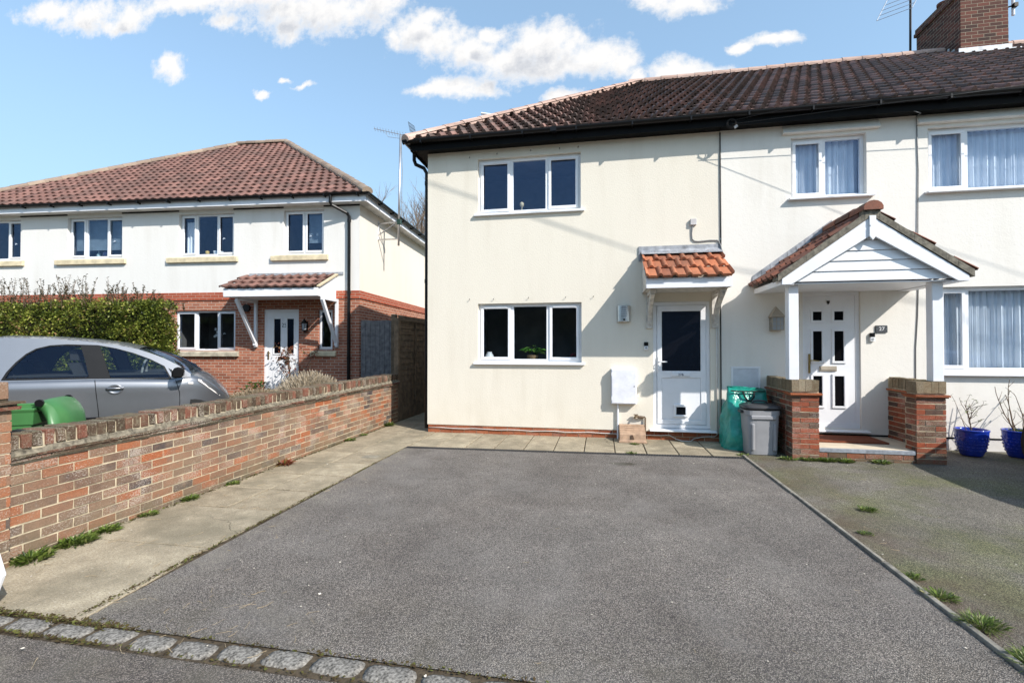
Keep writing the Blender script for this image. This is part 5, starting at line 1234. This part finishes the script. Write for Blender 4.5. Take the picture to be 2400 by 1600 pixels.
# ---------------------------------------------------------------- silver car behind the wall
def lerp_tab(tab, x):
    for (a, b), (c, d) in zip(tab[:-1], tab[1:]):
        if x <= c: return b+(d-b)*max(0, (x-a)/(c-a))
    return tab[-1][1]
WT = [(-1.98, .60), (-1.9, .72), (-1.7, .80), (-1.3, .835), (-.6, .84), (.9, .84), (1.1, .825), (1.3, .77), (1.45, .68), (1.58, .54), (1.68, .36), (1.73, .16)]
TT = [(-1.98, .86), (-1.9, .96), (-1.6, 1.0), (0, .995), (.95, .965), (1.08, 1.0), (1.22, 1.015), (1.38, .955), (1.5, .875), (1.6, .78), (1.68, .68), (1.73, .58)]
YC = .84
def car(root_name, label, loc, rz, group, roomy=True):
    root = thing(root_name, label, 'car', loc, group, rz, local=True)
    xs = [-1.98, -1.93, -1.85, -1.7, -1.45, -1.2, -.9, -.6, -.3, 0, .3, .6, .9, 1.0, 1.1, 1.2, 1.3, 1.38, 1.45, 1.52, 1.58, 1.63, 1.68, 1.71, 1.73]
    m = MB(); P = []; F = []
    for x in xs:
        w, t = lerp_tab(WT, x), lerp_tab(TT, x); z0 = .2 if -1.9 < x < 1.6 else .3
        prof = [(.0, z0), (.9, z0), (.97, z0+.06), (.985, min(.42, t-.2)), (1.0, t-.30 if t > .8 else t-.2), (.992, t-.2), (1.0, t-.13), (.985, t-.055), (.955, t-.012), (.9, t), (.6, t+.03), (.0, t+.045)]
        half = [(YC-w*a, z) for a, z in prof]; ring = half+[(2*YC-y, z) for y, z in half[-2:0:-1]]
        P += [(x, y, z) for y, z in ring]; n = len(ring)
    for i in range(len(xs)-1):
        for k in range(n): F.append((i*n+k, (i+1)*n+k, (i+1)*n+(k+1) % n, i*n+(k+1) % n))
    F.append(tuple(range(n))); F.append(tuple((len(xs)-1)*n+k for k in range(n-1, -1, -1)))
    m.add(P, F, .5); m.build('body', PAINT, root, smooth=True)
    yin = lambda z: .042+max(0, z-.97)*.26
    ROOFL = [(-1.62, 1.0), (-1.58, 1.15), (-1.48, 1.36), (-1.36, 1.475), (-1.13, 1.525), (-.6, 1.515), (-.16, 1.485), (.2, 1.44), (.5, 1.375), (.72, 1.30), (.84, 1.25), (1.04, 1.145), (1.2, 1.03), (1.2, .985)]
    RQ = [(-1.03, 1.0), (-.985, 1.10), (-.9, 1.22), (-.8, 1.325), (-.7, 1.39), (-.55, 1.432), (-.36, 1.445), (-.17, 1.44), (-.1, 1.24), (-.03, .995)]
    FW = [(.005, 1.43), (.2, 1.395), (.42, 1.335), (.62, 1.258), (.80, 1.165), (.86, 1.12), (.92, .975), (.17, .99)]
    FW = [(-.005, 1.435), (.22, 1.392), (.44, 1.328), (.66, 1.242), (.845, 1.145), (.945, .972), (.155, .992)]
    QG = [(.895, 1.118), (1.02, 1.045), (1.06, .99), (.985, .975)]
    def panel(mat, name, outer, holes, off, par):
        bm = bmesh.new(); ed = []
        for lp in [outer]+holes:
            vs = [bm.verts.new((p[0], p[1], 0)) for p in lp]
            ed += [bm.edges.new((vs[i], vs[(i+1) % len(vs)])) for i in range(len(vs))]
        bmesh.ops.triangle_fill(bm, use_beauty=True, use_dissolve=False, edges=ed)
        bm.verts.index_update(); V = [(v.co.x, v.co.y) for v in bm.verts]; FF = [tuple(v.index for v in f_.verts) for f_ in bm.faces]; bm.free()
        out = []
        for side in (0, 1):
            mb = MB(); mb.add([(x, (yin(z)+off) if side == 0 else (2*YC-yin(z)-off), z) for x, z in V], FF, .5)
            out.append(mb.build(name, mat, par, recalc=False))
        return out
    panel(PAINT, 'side_frame', ROOFL+[(-1.0, .985)], [RQ, FW, QG], 0, root)
    panel(BLACKP, 'pillar_trim', [(-.17, 1.44), (-.005, 1.435), (.155, .992), (-.03, .995)], [], -.004, root)
    def band(name, mat, pl, hole, grow):
        mb = MB(); cx = sum(p[0] for p in hole)/len(hole); cz = sum(p[1] for p in hole)/len(hole)
        for side in (pl,):
            q = [(x, z) for x, z in hole]; n_ = len(q)
            for i in range(n_):
                a, b = q[i], q[(i+1) % n_]; g = lambda p: (p[0]+(cx-p[0])*grow, p[1]+(cz-p[1])*grow)
                f3 = lambda p: (p[0], (yin(p[1])-.003) if side == 0 else (2*YC-yin(p[1])+.003), p[1])
                mb.quad(f3(a), f3(b), f3(g(b)), f3(g(a)))
        return mb.build(name, mat, root, recalc=False)
    for h_, g_ in ((RQ, .09), (FW, .06), (QG, .1)):
        for sd in (0, 1): band('window_seal', BLACKP, sd, h_, g_)
    for hole in (RQ, FW, QG): panel(GLASSC, 'side_window', hole, [], .006, root)
    # roof skin, windscreen and tailgate glass span the two side frames
    def span(name, mat, pts, crown):
        mb = MB(); n_ = 8; P = []
        for x, z in pts:
            a, b = yin(z), 2*YC-yin(z)
            for k in range(n_+1): t_ = k/n_; P.append((x+crown[1]*math.sin(math.pi*t_), a+(b-a)*t_, z+crown[0]*math.sin(math.pi*t_)**.7))
        mb.add(P, [(i*(n_+1)+k, (i+1)*(n_+1)+k, (i+1)*(n_+1)+k+1, i*(n_+1)+k+1) for i in range(len(pts)-1) for k in range(n_)], .5)
        mb.build(name, mat, root, smooth=True)
    span('roof', PAINT, ROOFL[2:9], (.04, 0)); span('windscreen', GLASSC, ROOFL[8:13], (.02, .10)); span('tailgate', PAINT, ROOFL[0:3], (.01, -.06))
    part('cabin', INTER, root, lambda m: (m.box(-1.5, 1.0, .12, 1.56, 1.03, 1.052), m.box(.75, 1.1, .2, 1.5, 1.0, 1.06)))
    def f(m):
        for x, y in ((-.25, .42), (-.25, 1.2), (-1.05, .42), (-1.05, 1.2)):
            m.prism([(x, .95), (x+.16, .95), (x+.02, 1.2), (x-.12, 1.2)], y-.22, y+.22); m.prism([(x-.11, 1.23), (x-.0, 1.23), (x-.04, 1.38), (x-.13, 1.38)], y-.13, y+.13); m.tube([(x-.06, y-.06, 1.1), (x-.08, y-.06, 1.25)], .008, 5)
    part('seats', INTER, root, f, bevel=.02)
    part('steering_wheel', plain('grey_steering_wheel', (.25, .26, .27), .6), root, lambda m: m.tube([(.52+.06*math.cos(a*math.pi/9)*.4, .45+.17*math.sin(a*math.pi/9), 1.06+.16*math.cos(a*math.pi/9)) for a in range(19)], .016, 6))
    def f(m):
        for x in (-.02, 1.14):
            P = [(x+(.10 if x > 1 else .045)*(1-z/.98)*(1 if x < 1 else .6), z) for z in (.98, .85, .7, .55, .4)]
            for (xa, za), (xb, zb) in zip(P[:-1], P[1:]):
                ya = YC-lerp_tab(WT, xa)-.0012; m.quad((xa, ya+.01, za), (xb, ya+.004, zb), (xb+.006, ya+.004, zb), (xa+.006, ya+.01, za))
    def door_handle(m):
        m.lathe([(.0, 0), (.055, .003), (.062, .0)], (0, 0, 0), 20, cap=False)
    mb = MB(); mb.T = Matrix.Translation((.24, YC-.842, .852)) @ Matrix.Rotation(R(90), 4, 'X') @ Matrix.Scale(1.5, 4, (1, 0, 0)); mb.lathe([(0, -.006), (.045, -.004), (.06, .006), (.064, .002)], (0, 0, 0), 22, cap=False); mb.T = None
    mb.tube([(.14, -.008, .862), (.17, -.03, .866), (.31, -.03, .866), (.345, -.008, .862)], .014, 8); mb.build('door_handle', PAINT, root, smooth=True)
    mb = MB()
    for pts in ([(.0, .98), (.012, .87), (.03, .72), (.05, .55), (.055, .4)], [(1.0, .955), (1.03, .87), (1.055, .78), (1.06, .65), (1.05, .5)]):
        for (xa, za), (xb, zb) in zip(pts[:-1], pts[1:]): mb.tube([(xa, YC-lerp_tab(WT, xa)+(.012 if za > .93 else .001), za), (xb, YC-lerp_tab(WT, xb)+.001, zb)], .0045, 5)
    mb.build('door_gap', BLACKP, root)
    for s_ in (0, 1):
        yy_ = -.13 if s_ == 0 else 2*YC+.13; sg = 1 if s_ == 0 else -1
        mr = part('door_mirror', BLACKP, root, lambda m: (m.prism([(1.0, .985), (1.12, 1.0), (1.14, 1.06), (1.12, 1.12), (1.03, 1.14), (.985, 1.10), (.98, 1.02)], yy_-.1*sg, yy_+.07*sg), m.box(1.0, 1.08, min(yy_+.06*sg, YC-.84*sg), max(yy_+.06*sg, YC-.84*sg), .985, 1.03)), bevel=.018)
        part('mirror_glass', STEEL, mr, lambda m: m.prism([(.976, 1.0), (.978, 1.11), (.974, 1.11), (.972, 1.0)], yy_-.085*sg, yy_+.055*sg))
        hl = MB(); pts = []
        for x, za, zb in ((1.3, .93, .975), (1.38, .87, .945), (1.46, .80, .89), (1.54, .73, .815), (1.6, .68, .745)):
            w = lerp_tab(WT, x)+.004; pts.append(((x, YC-sg*w*1.0, za), (x, YC-sg*w*.93, zb)))
        for (a, b), (c, d) in zip(pts[:-1], pts[1:]): hl.quad(a, c, d, b)
        hl.build('headlight', AMBER, root, smooth=True)
        part('indicator', AMBER, root, lambda m: m.tube([(1.17, YC-sg*(lerp_tab(WT, 1.19)-.01), .90), (1.235, YC-sg*(lerp_tab(WT, 1.24)+.0), .895)], .017, 8))
        for xw in (-1.25, 1.22):
            w = lerp_tab(WT, xw); yo = YC-sg*(w+.004)
            part('wheel_arch', RUBBER, root, lambda m: m.tube([(xw, yo, .30), (xw, yo+sg*.25, .30)], .375, 28))
            wh = part('wheel', RUBBER, root, lambda m: m.tube([(xw, yo-sg*.012, .29), (xw, yo+sg*.17, .29)], .295, 28), bevel=.012)
            part('rim', ALU, wh, lambda m: (m.tube([(xw, yo-sg*.02, .29), (xw, yo-sg*.01, .29)], .19, 20), [m.tube([(xw, yo-sg*.025, .29), (xw+.18*math.cos(k*1.047), yo-sg*.022, .29+.18*math.sin(k*1.047))], .018, 5) for k in range(6)]))
    part('side_moulding', BLACKP, root, lambda m: m.box(-.7, .95, -.012, .01, .44, .50), bevel=.006)
    return root
car('parked_car', 'silver three door hatchback parked behind the brick garden wall', (-6.46, -3.1, .12), R(40), None); bpy.data.objects['parked_car'].scale.x = .86
car2 = car('parked_car', 'small silver car outside the right edge shading the neighbouring drive', (7.0, -2.45, 0), R(90), None)

# ---------------------------------------------------------------- green wheelie bin
t = thing('wheelie_bin', 'green wheelie bin with its lid hanging open behind the garden wall', 'bin', (-4.95, -4.75, .08))
BR = Matrix.Translation((-5.50, -4.50, -.03)) @ Matrix.Rotation(R(30), 4, 'Z')
def f(m):
    m.T = BR
    P = []; 
    for z, a, b in ((.08, .16, .18), (.82, .2, .22), (.83, .235, .245), (.955, .245, .255), (.965, .255, .265), (.99, .255, .265)): P += [(-a-.05, -b, z), (a-.05, -b, z), (a-.05, b, z), (-a-.05, b, z)]
    for z, a, b in ((.99, .235, .245), (.6, .2, .22)): P += [(-a-.05, -b, z), (a-.05, -b, z), (a-.05, b, z), (-a-.05, b, z)]
    m.add(P, [(i*4+k, i*4+(k+1) % 4, i*4+4+(k+1) % 4, i*4+4+k) for i in range(7) for k in range(4)]+[(3, 2, 1, 0), (28, 29, 30, 31)], .5)
part('body', GREENP, t, f, bevel=.012)
def f(m):
    m.T = BR
    for y in (-.17, .17): m.prism([(.16, .93), (.24, .98), (.265, 1.045), (.225, 1.055), (.15, 1.0)], y-.02, y+.02)
    m.tube([(.235, -.23, 1.035), (.235, .23, 1.035)], .017, 10)
part('handle_bar', GREENP, t, f, bevel=.003)
for y in (-.245, .245): part('axle_cap', BLACKP, t, lambda m: m.tube([BR @ Vector((.235, y-.012, 1.035)), BR @ Vector((.235, y+.012, 1.035))], .033, 14))
def f(m):
    m.T = BR; O = [(.25, 1.045), (.29, 1.035), (.34, .98), (.375, .90), (.39, .80), (.40, .62), (.39, .56)]; P = []; n = 9
    for i, (x, z) in enumerate(O):
        hw = .235*(1-.10*(i/6)**2)
        for k in range(n+1):
            u_ = -1+2*k/n; cr = .04*(1-abs(u_)**4); P.append((x+cr*min(1, i/3), u_*hw, z+cr*.5*(1-i/6)))
    m.add(P, [(i*(n+1)+k, (i+1)*(n+1)+k, (i+1)*(n+1)+k+1, i*(n+1)+k+1) for i in range(len(O)-1) for k in range(n)], .5)
    for s_ in (-1, 1):
        Q = [(x, z) for x, z in O]; m.prism(Q+[(x-.09, z-.03) for x, z in Q[::-1]], s_*.225-.008, s_*.225+.008)
part('lid', GREENP, t, f, smooth=True)
part('wheel', RUBBER, t, lambda m: [m.tube([BR @ Vector((.12, s_*.24-.02, .18)), BR @ Vector((.12, s_*.24+.02, .18))], .1, 16) for s_ in (-1, 1)])

# ---------------------------------------------------------------- hedge, shrubs, tree
t = thing('hedge', 'clipped green privet hedge with wild shoots on top behind the silver car', 'hedge', (-10, 0, .2))
part('dark_core', plain('hedge_core_shade', (.018, .016, .008), 1), t, lambda m: m.prism([(-15, -.30), (-8.5, -.30), (-8.95, .3), (-15, .3)], .1, 2.3, 'z'))  # near-black block stands in for the shade deep inside the hedge
def f(m):
    from mathutils import noise as N
    def surf(n):
        for q in range(n):
            k = random.random()
            if k < .68:
                x = -8.12-6.5*random.random()**1.15; z = random.uniform(.9, 2.42); y = -.6; nrm = (0, -1, .3)
                ex = max(0, (z-2.1)/.3); y += .16*ex*ex
                if x > -8.35: y += .34*((x+8.35)/.35)**2
            elif k < .8: y = random.uniform(-.5, .4); x = -8.08-random.uniform(0, .1)-.66*(y+.6); z = random.uniform(.9, 2.36); nrm = (1, 0, .3); x -= .30*max(0, (z-1.8)/.4)**2
            else: x = -8.3-6.4*random.random()**1.15; y = random.uniform(-.5, .4); x -= .62*(y+.5); z = 2.4; nrm = (0, -.3, 1)
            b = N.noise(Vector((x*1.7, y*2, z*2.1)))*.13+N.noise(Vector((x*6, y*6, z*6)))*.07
            top = .07*N.noise(Vector((x*1.1, 5, 0)))
            p = Vector((x, y, z+top))+Vector(nrm)*(b-random.random()**2*.12)
            d = Vector((random.gauss(0, 1), random.gauss(0, 1)-.5, random.gauss(0, 1)+.35))+Vector(nrm)*.5
            cl = min(1, max(0, .47+b*3.2+random.gauss(0, .24)))  # leaf colour darkens in hollows: shade between clumps put into it
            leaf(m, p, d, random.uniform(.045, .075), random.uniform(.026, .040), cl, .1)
    surf(36000)
part('foliage', LEAFH, t, f, recalc=False)
SHT = []
def f(m):
    for q in range(230):
        x = -8.3-6.2*random.random(); edge = (x+8.9)/.9
        L = random.uniform(.2, .62)*(1 if x < -8.9 else max(.15, .75-.6*edge)); 
        if x < -10.2: L *= 1.3
        pts = twig(m, (x, random.uniform(-.5, .35), 2.26), (random.uniform(-.25, .25), random.uniform(-.2, .2), 1), L, .006, 6, .13); SHT.append(pts)
o_ = part('shoot_stem', TWIG, t, f); o_['kind'] = 'stuff'
def f(m):
    for pts in SHT:
        for i in range(1, len(pts)):
            for k in range(7):
                p = pts[i-1].lerp(pts[i], random.random()); a = random.uniform(0, 6.28); leaf(m, p, (math.cos(a), math.sin(a), .7), random.uniform(.035, .06), .02, None, .05)
part('shoot_leaves', LEAFS, t, f, recalc=False)
def bush(name, label, cat, c, rx, ry, h, n, L, mat, rlo, rhi):
    m = MB()
    for q in range(n):
        a = random.uniform(0, 6.28); r_ = math.sqrt(random.random()); x, y = c[0]+rx*r_*math.cos(a), c[1]+ry*r_*math.sin(a)
        z = c[2]+h*(1-r_**2.2)*random.uniform(.55, 1)
        d = Vector((math.cos(a)*r_*1.0+random.gauss(0, .28), math.sin(a)*r_*1.0+random.gauss(0, .28), 1.1)).normalized(); l = L*random.uniform(.6, 1.15); p = Vector((x, y, z)); s_ = d.orthogonal().normalized()*.0045
        s_ = Matrix.Rotation(random.uniform(0, 3), 3, d) @ s_; e = p+d*l; rr = random.uniform(rlo, rhi)
        m.poly([p-s_, p+s_, e-d*.05+s_*.7, e-d*.05-s_*.7], rr); m.poly([e-d*.06-s_*1.5, e-d*.03+s_*1.9, e+d*.01, e-d*.03-s_*1.9], min(1, rr+.15))
    m.lathe([(rx*.85, 0), (rx*.7, h*.45), (rx*.35, h*.7), (.01, h*.78)], c, 14)
    for i in range(len(m.r)-14*3-1, len(m.r)): m.r[i] = 0
    return tag(m.build(name, mat, org=c, recalc=False), label, cat)
bush('lavender_bush', 'big grey dried lavender bush in front of the white door', 'shrub', (-6.35, 1.35, .2), .85, .6, .62, 6000, .22, LEAFL, .35, 1)
bush('lavender_bush', 'lower browner dried lavender clump between the car and the grey bush', 'shrub', (-7.45, 1.2, .2), .75, .6, .24, 3800, .2, LEAFL, .05, .6)
single('leafy_weed', LEAFG, 'small bright green leafy shrub under the brick house window', 'shrub', (-7.95, 1.6, .2), lambda m: [leaf(m, (-7.9+random.gauss(0, .15), 1.6+random.gauss(0, .15), .2+random.uniform(0, .5)), (random.gauss(0, 1), random.gauss(0, 1), .5), .11, .07, random.uniform(0, .45)) for q in range(260)], recalc=False)
rb = T25 @ Vector((-1.4, -.55, .25))
t = thing('rose_bush', 'thin stemmed rose bush with reddish young leaves in front of the white door', 'shrub', rb)
RT = []
def f(m):
    for q in range(6):
        a = random.uniform(0, 6.28); s_ = twig(m, rb+Vector((.06*math.cos(a), .06*math.sin(a), 0)), (random.uniform(-.5, .12), random.uniform(-.15, .15), 1), random.uniform(.9, 1.5), .011, 8, .16); RT.append(s_)
        for k in range(4): RT.append(twig(m, random.choice(s_[4:]), (random.uniform(-1, .8), random.uniform(-.5, .5), .6), random.uniform(.15, .4), .006, 4, .3))
part('stems', TWIG, t, f)
part('leaves', LEAFR, t, lambda m: [leaf(m, random.choice(s_[2:] if len(s_) < 7 else s_[5:])+Vector((random.gauss(0, .03), random.gauss(0, .03), random.gauss(0, .03))), (random.gauss(0, 1), random.gauss(0, 1), random.gauss(0, .7)), random.uniform(.05, .085), .04) for s_ in RT for k in range(11)], recalc=False)
t = thing('bare_tree', 'bare winter tree showing between the two houses', 'tree', (-9.7, 17, 0))
def tree_tw(m, p, d, L, r, lev):
    pts = twig(m, p, d, L, r, 5, .14)
    if lev == 0: return
    for k in range(5 if lev > 2 else 5):
        i = random.randint(2, 5); a = random.uniform(0, 6.28); nd_ = (pts[i]-pts[i-1]).normalized()+Vector((math.cos(a), math.sin(a), random.uniform(.1, .8)))*.62
        tree_tw(m, pts[i], nd_, L*random.uniform(.55, .75), r*.52, lev-1)
def f(m):
    for k in range(5): a = k*1.26; tree_tw(m, Vector((-9.7, 17, 3.6)), (.5*math.cos(a), .5*math.sin(a), 1), 3.0, .085, 4)
part('crown', TWIGL, t, f)
part('trunk', TWIG, t, lambda m: m.tube([(-9.7, 17, -.05), (-9.72, 17, 1.8), (-9.7, 17, 3.8)], .19, 12, .14))

# ---------------------------------------------------------------- weeds, moss, straw and litter
def tuft(label, x, y, n, rad, L, w=.0045, mat=None, name='weed_tuft', grp='weeds growing at the edges', z=0, broad=.06):
    m = MB()
    for q in range(int(n*1.7)):
        a = random.uniform(0, 6.28); r_ = rad*random.random()**.7
        px_, py_ = x+r_*math.cos(a), y+r_*math.sin(a)*(.8); b = random.random() < broad
        leaf(m, (px_, py_, z), (math.cos(a)*.8+random.gauss(0, .3), math.sin(a)*.8+random.gauss(0, .3), random.uniform(.35, 1.2)), L*random.uniform(.5, 1.1), w*(4.2 if b else 1), None, .25)
    return tag(m.build(name, mat or LEAFG, org=(x, y, z), recalc=False), label, 'weed', grp)
tuft('bright green grass tuft growing alone in the neighbouring drive', 2.46, -3.15, 200, .07, .055)
tuft('small flat weed beside the timber edging below the lone grass tuft', 2.13, -3.78, 80, .05, .035)
for k, (x, y, n, r_, L, lab) in enumerate([(2.03, -4.55, 110, .05, .05, 'furthest weed clump in the grassy line along the near timber edging'), (2.03, -4.8, 200, .07, .065, 'middle grass clump along the near end of the timber edging'), (2.05, -5.1, 240, .085, .09, 'long pale grass clump along the near end of the timber edging'), (2.07, -5.45, 260, .1, .10, 'nearest grass clump at the lower right corner by the edging')]): tuft(lab, x, y, n, r_, L)
for x, y, n, r_, L, lab in [(-4.05, -5.42, 300, .12, .11, 'thick grass clump at the foot of the brick pier'), (-4.05, -5.12, 330, .12, .10, 'grass clump along the near foot of the garden wall'), (-4.06, -4.88, 240, .09, .08, 'broad leafed weed against the near foot of the garden wall'), (-4.06, -4.5, 120, .07, .055, 'small weed below a mossy brick at the wall foot'), (-4.06, -4.05, 150, .06, .08, 'dark upright weed halfway along the wall foot'), (-4.06, -3.5, 130, .07, .05, 'flat weed along the middle of the wall foot'), (-4.06, -1.0, 150, .09, .06, 'green weed where the slabs meet the far wall foot'), (-4.05, .45, 170, .07, .13, 'tall weed in the sunlit far end of the wall foot'), (-4.05, -.55, 80, .06, .05, 'tiny weed near the far end of the wall foot')]: tuft(lab, x, y, n, r_, L, broad=.5)
tuft('dark red leaved weed at the foot of the garden wall', -4.05, -2.62, 130, .07, .12, mat=LEAFR, broad=.6)
for x, y, n, r_, lab in [(.52, -.47, 130, .06, 'weed in the slabs in front of the brown trough'), (.42, -1.13, 90, .07, 'weed sprouting in the slot drain'), (1.96, -.97, 130, .07, 'weed at the corner where the drain meets the timber edging')]: tuft(lab, x, y, n, r_, .05)
for x, n, lab in [(2.75, 150, 'weed at the foot of the left porch pier'), (2.98, 240, 'leafy weed clump under the porch step'), (3.2, 190, 'ivy like weed under the middle of the porch step'), (3.62, 90, 'small weed under the right half of the porch step'), (2.5, 80, 'weed in the tarmac beside the grey dustbin')]: tuft(lab, x, -1.1, n, .09, .07, broad=.7)
def scatter_line(m, n, fx, L, w, z=.0, up=.8, br=.3):
    for q in range(n):
        x, y = fx(); a = random.uniform(0, 6.28); leaf(m, (x, y, z), (math.cos(a), math.sin(a), random.uniform(.2, up)), L*random.uniform(.4, 1.2), w*(2.5 if random.random() < br else 1), None, .2)
m = MB()
scatter_line(m, 1300, lambda: (random.choice([random.uniform(-3.5, -2.5), random.uniform(-3.5, -.2)]), -6.055+random.choice([-1, 1])*random.uniform(.06, .085)), .022, .008)
scatter_line(m, 480, lambda: (random.uniform(-3.6, -2.6), -5.99+random.gauss(0, .02)), .028, .008)
scatter_line(m, 1500, lambda: (DX0+random.gauss(0, .012), -5.9+4.6*random.random()**1.3 if random.random() < .7 else random.choice([-4.4, -3.6, -2.7, -5.2])+random.gauss(0, .12)), .02, .007)
scatter_line(m, 1700, lambda: (-4.085+abs(random.gauss(0, .02)), random.uniform(-5.5, .6)), .028, .009)
tag(m.build('moss', MOSS, org=(-3, -5, 0), recalc=False), 'low moss and tiny weeds in the joints along the wall foot and the setts', 'moss', None, 'stuff')
m = MB()
def strand(m, x, y, L, r):
    a = random.uniform(0, 6.28); pts = [Vector((x, y, .006+r))]; z = .006+r
    for i in range(4): a += random.gauss(0, .35); pts.append(pts[-1]+Vector((math.cos(a), math.sin(a), random.uniform(-.08, .12)))*L/4)
    for p in pts: p.z = max(p.z, r+.003)
    m.tube(pts, r, 4, r*.6)
for q in range(46): strand(m, -2.3+random.gauss(0, .36), -5.85+random.gauss(0, .16), random.uniform(.02, .10), random.uniform(.0007, .0016))
for q in range(36): strand(m, random.uniform(-2.9, 1.9), random.uniform(-5.9, -1.3), random.uniform(.02, .05), random.uniform(.0006, .0012))
for q in range(60): strand(m, -3.2+random.gauss(0, .4), random.uniform(-5.9, -2), random.uniform(.03, .12), random.uniform(.001, .002))
for q in range(25): strand(m, random.uniform(2.1, 3.8), random.uniform(-5.5, -1.2), random.uniform(.02, .07), random.uniform(.001, .002))
tag(m.build('dry_straw', STRAW, org=(-2, -5.5, 0)), 'dry straw and thin twigs scattered over the drive and the setts', 'straw', None, 'stuff')
m = MB()
for q in range(170):
    x, y = random.uniform(-4, 4), random.uniform(-6.4, -1.2); s_ = random.uniform(.004, .013); a = random.uniform(0, 6)
    m.poly([(x+s_*math.cos(a+k*1.26)*random.uniform(.6, 1), y+s_*math.sin(a+k*1.26)*random.uniform(.4, 1), .004+.003*(k % 2)) for k in range(5)])
tag(m.build('leaf_litter', plain('bleached_leaf_litter', (.55, .50, .42), .9, var=.4, vs=30), org=(0, -4, 0), recalc=False), 'tiny bleached leaf flakes and grit on the tarmac', 'litter', None, 'stuff')

t = thing('hedge', 'tall dark evergreen hedge across the road, seen only as a reflection in the windows', 'hedge', (0, -22, 0), )
def f(m):
    from mathutils import noise as N
    nx, nz = 120, 16
    G_ = {}
    prof = [(-20.2, 0), (-20, 1.2), (-20.1, 2.5), (-20.3, 3.8), (-20.8, 4.9), (-21.6, 5.4), (-22.6, 5.3), (-23.2, 4), (-23.4, 0)]
    P = []; 
    for i in range(nx+1):
        x = -40+80*i/nx
        for y, z in prof: k = N.noise(Vector((x*.5, y, z*.6)))*.5+N.noise(Vector((x*1.6, y*1.6, z*1.6)))*.3; P.append((x, y+k, max(0, z*(1+.12*N.noise(Vector((x*.2, 0, 0))))+k*.4)))
    n = len(prof); m.add(P, [(i*n+k, (i+1)*n+k, (i+1)*n+k+1, i*n+k+1) for i in range(nx) for k in range(n-1)])
    for i in range(len(m.r)): m.r[i] = random.random()*.35
part('foliage', LEAFS, t, f)

# small things standing on the window boards
def lathe_thing(name, label, cat, p, prof, mat, grp=None):
    m = MB(); m.lathe(prof, p, 18); return tag(m.build(name, mat, org=p, smooth=True), label, cat, grp)
CERA = plain('white_ceramic', (.72, .74, .74), .25); CERB = plain('dark_blue_ceramic', (.015, .02, .06), .2); PLY = plain('pale_wood_headboard', (.42, .34, .16), .6)
lathe_thing('vase', 'round white vase in the left light of the lower cream house window', 'vase', Vector((-2.0, .27, 1.242)), [(0, 0), (.05, .0), (.085, .06), (.08, .13), (.045, .18), (.05, .2)], CERA)
pf = Vector((-.46, .27, 1.242)); t = thing('flower_pot', 'small potted pink flower in the right light of the lower window', 'houseplant', pf)
part('pot', CERB, t, lambda m: m.lathe([(0, 0), (.04, 0), (.05, .09), (.045, .09)], pf, 14))
part('flowers', plain('pink_petal', (.42, .03, .08), .6), t, lambda m: [leaf(m, pf+Vector((random.gauss(0, .03), random.gauss(0, .02), .12+random.uniform(0, .06))), (random.gauss(0, 1), random.gauss(0, 1), .5), .04, .03) for q in range(40)])
lathe_thing('ornament', 'tiny cream ornament in the middle light of the upper cream house window', 'ornament', Vector((-1.40, .27, 3.872)), [(0, 0), (.02, 0), (.012, .08), (.012, .18), (.035, .2), (.04, .25), (.0, .28)], plain('cream_ornament', (.6, .5, .32), .5))
for nm, lab, ct, q, prof, mt in (
    ('jar', 'dark blue lidded jar in the blinds window of the brick house', 'jar', (-7.6, .33, 3.98), [(0, 0), (.09, 0), (.14, .08), (.13, .2), (.06, .26), (.03, .3), (.0, .32)], CERB),
    ('bottle', 'pale bottle beside the dark jar in the blinds window', 'bottle', (-7.9, .33, 3.98), [(0, 0), (.05, 0), (.05, .17), (.02, .22), (.02, .27), (0, .27)], plain('pale_teal_bottle', (.45, .6, .6), .3)),
    ('mug', 'white pot in the middle light of the brick house upper window', 'pot', (-4.22, .33, 3.97), [(0, 0), (.09, 0), (.13, .19), (.12, .19), (.08, .03)], CERA),
    ('trinket', 'small yellow trinket beside the white pot upstairs', 'ornament', (-4.55, .33, 3.97), [(0, 0), (.04, 0), (.03, .1), (.05, .14), (.05, .2), (0, .22)], plain('yellow_trinket', (.6, .42, .12), .5)),
    ('photo_frame', 'small pale box in the narrow upper window of the brick house', 'box', (-1.12, .33, 3.965), [(0, 0), (.06, 0), (.06, .24), (.05, .26), (0, .26)], CERA)):
    lathe_thing(nm, lab, ct, T25 @ Vector(q), prof, mt)
p1 = T25 @ Vector((-10.3, .55, 3.97)); m = MB(); m.T = T25; m.prism([(-10.5, 3.97), (-10.06, 3.97), (-10.06, 4.38), (-10.2, 4.44), (-10.5, 4.46)], .5, .55); tag(m.build('headboard', PLY, org=p1), 'pale wooden headboard seen through the leftmost upper window', 'headboard')
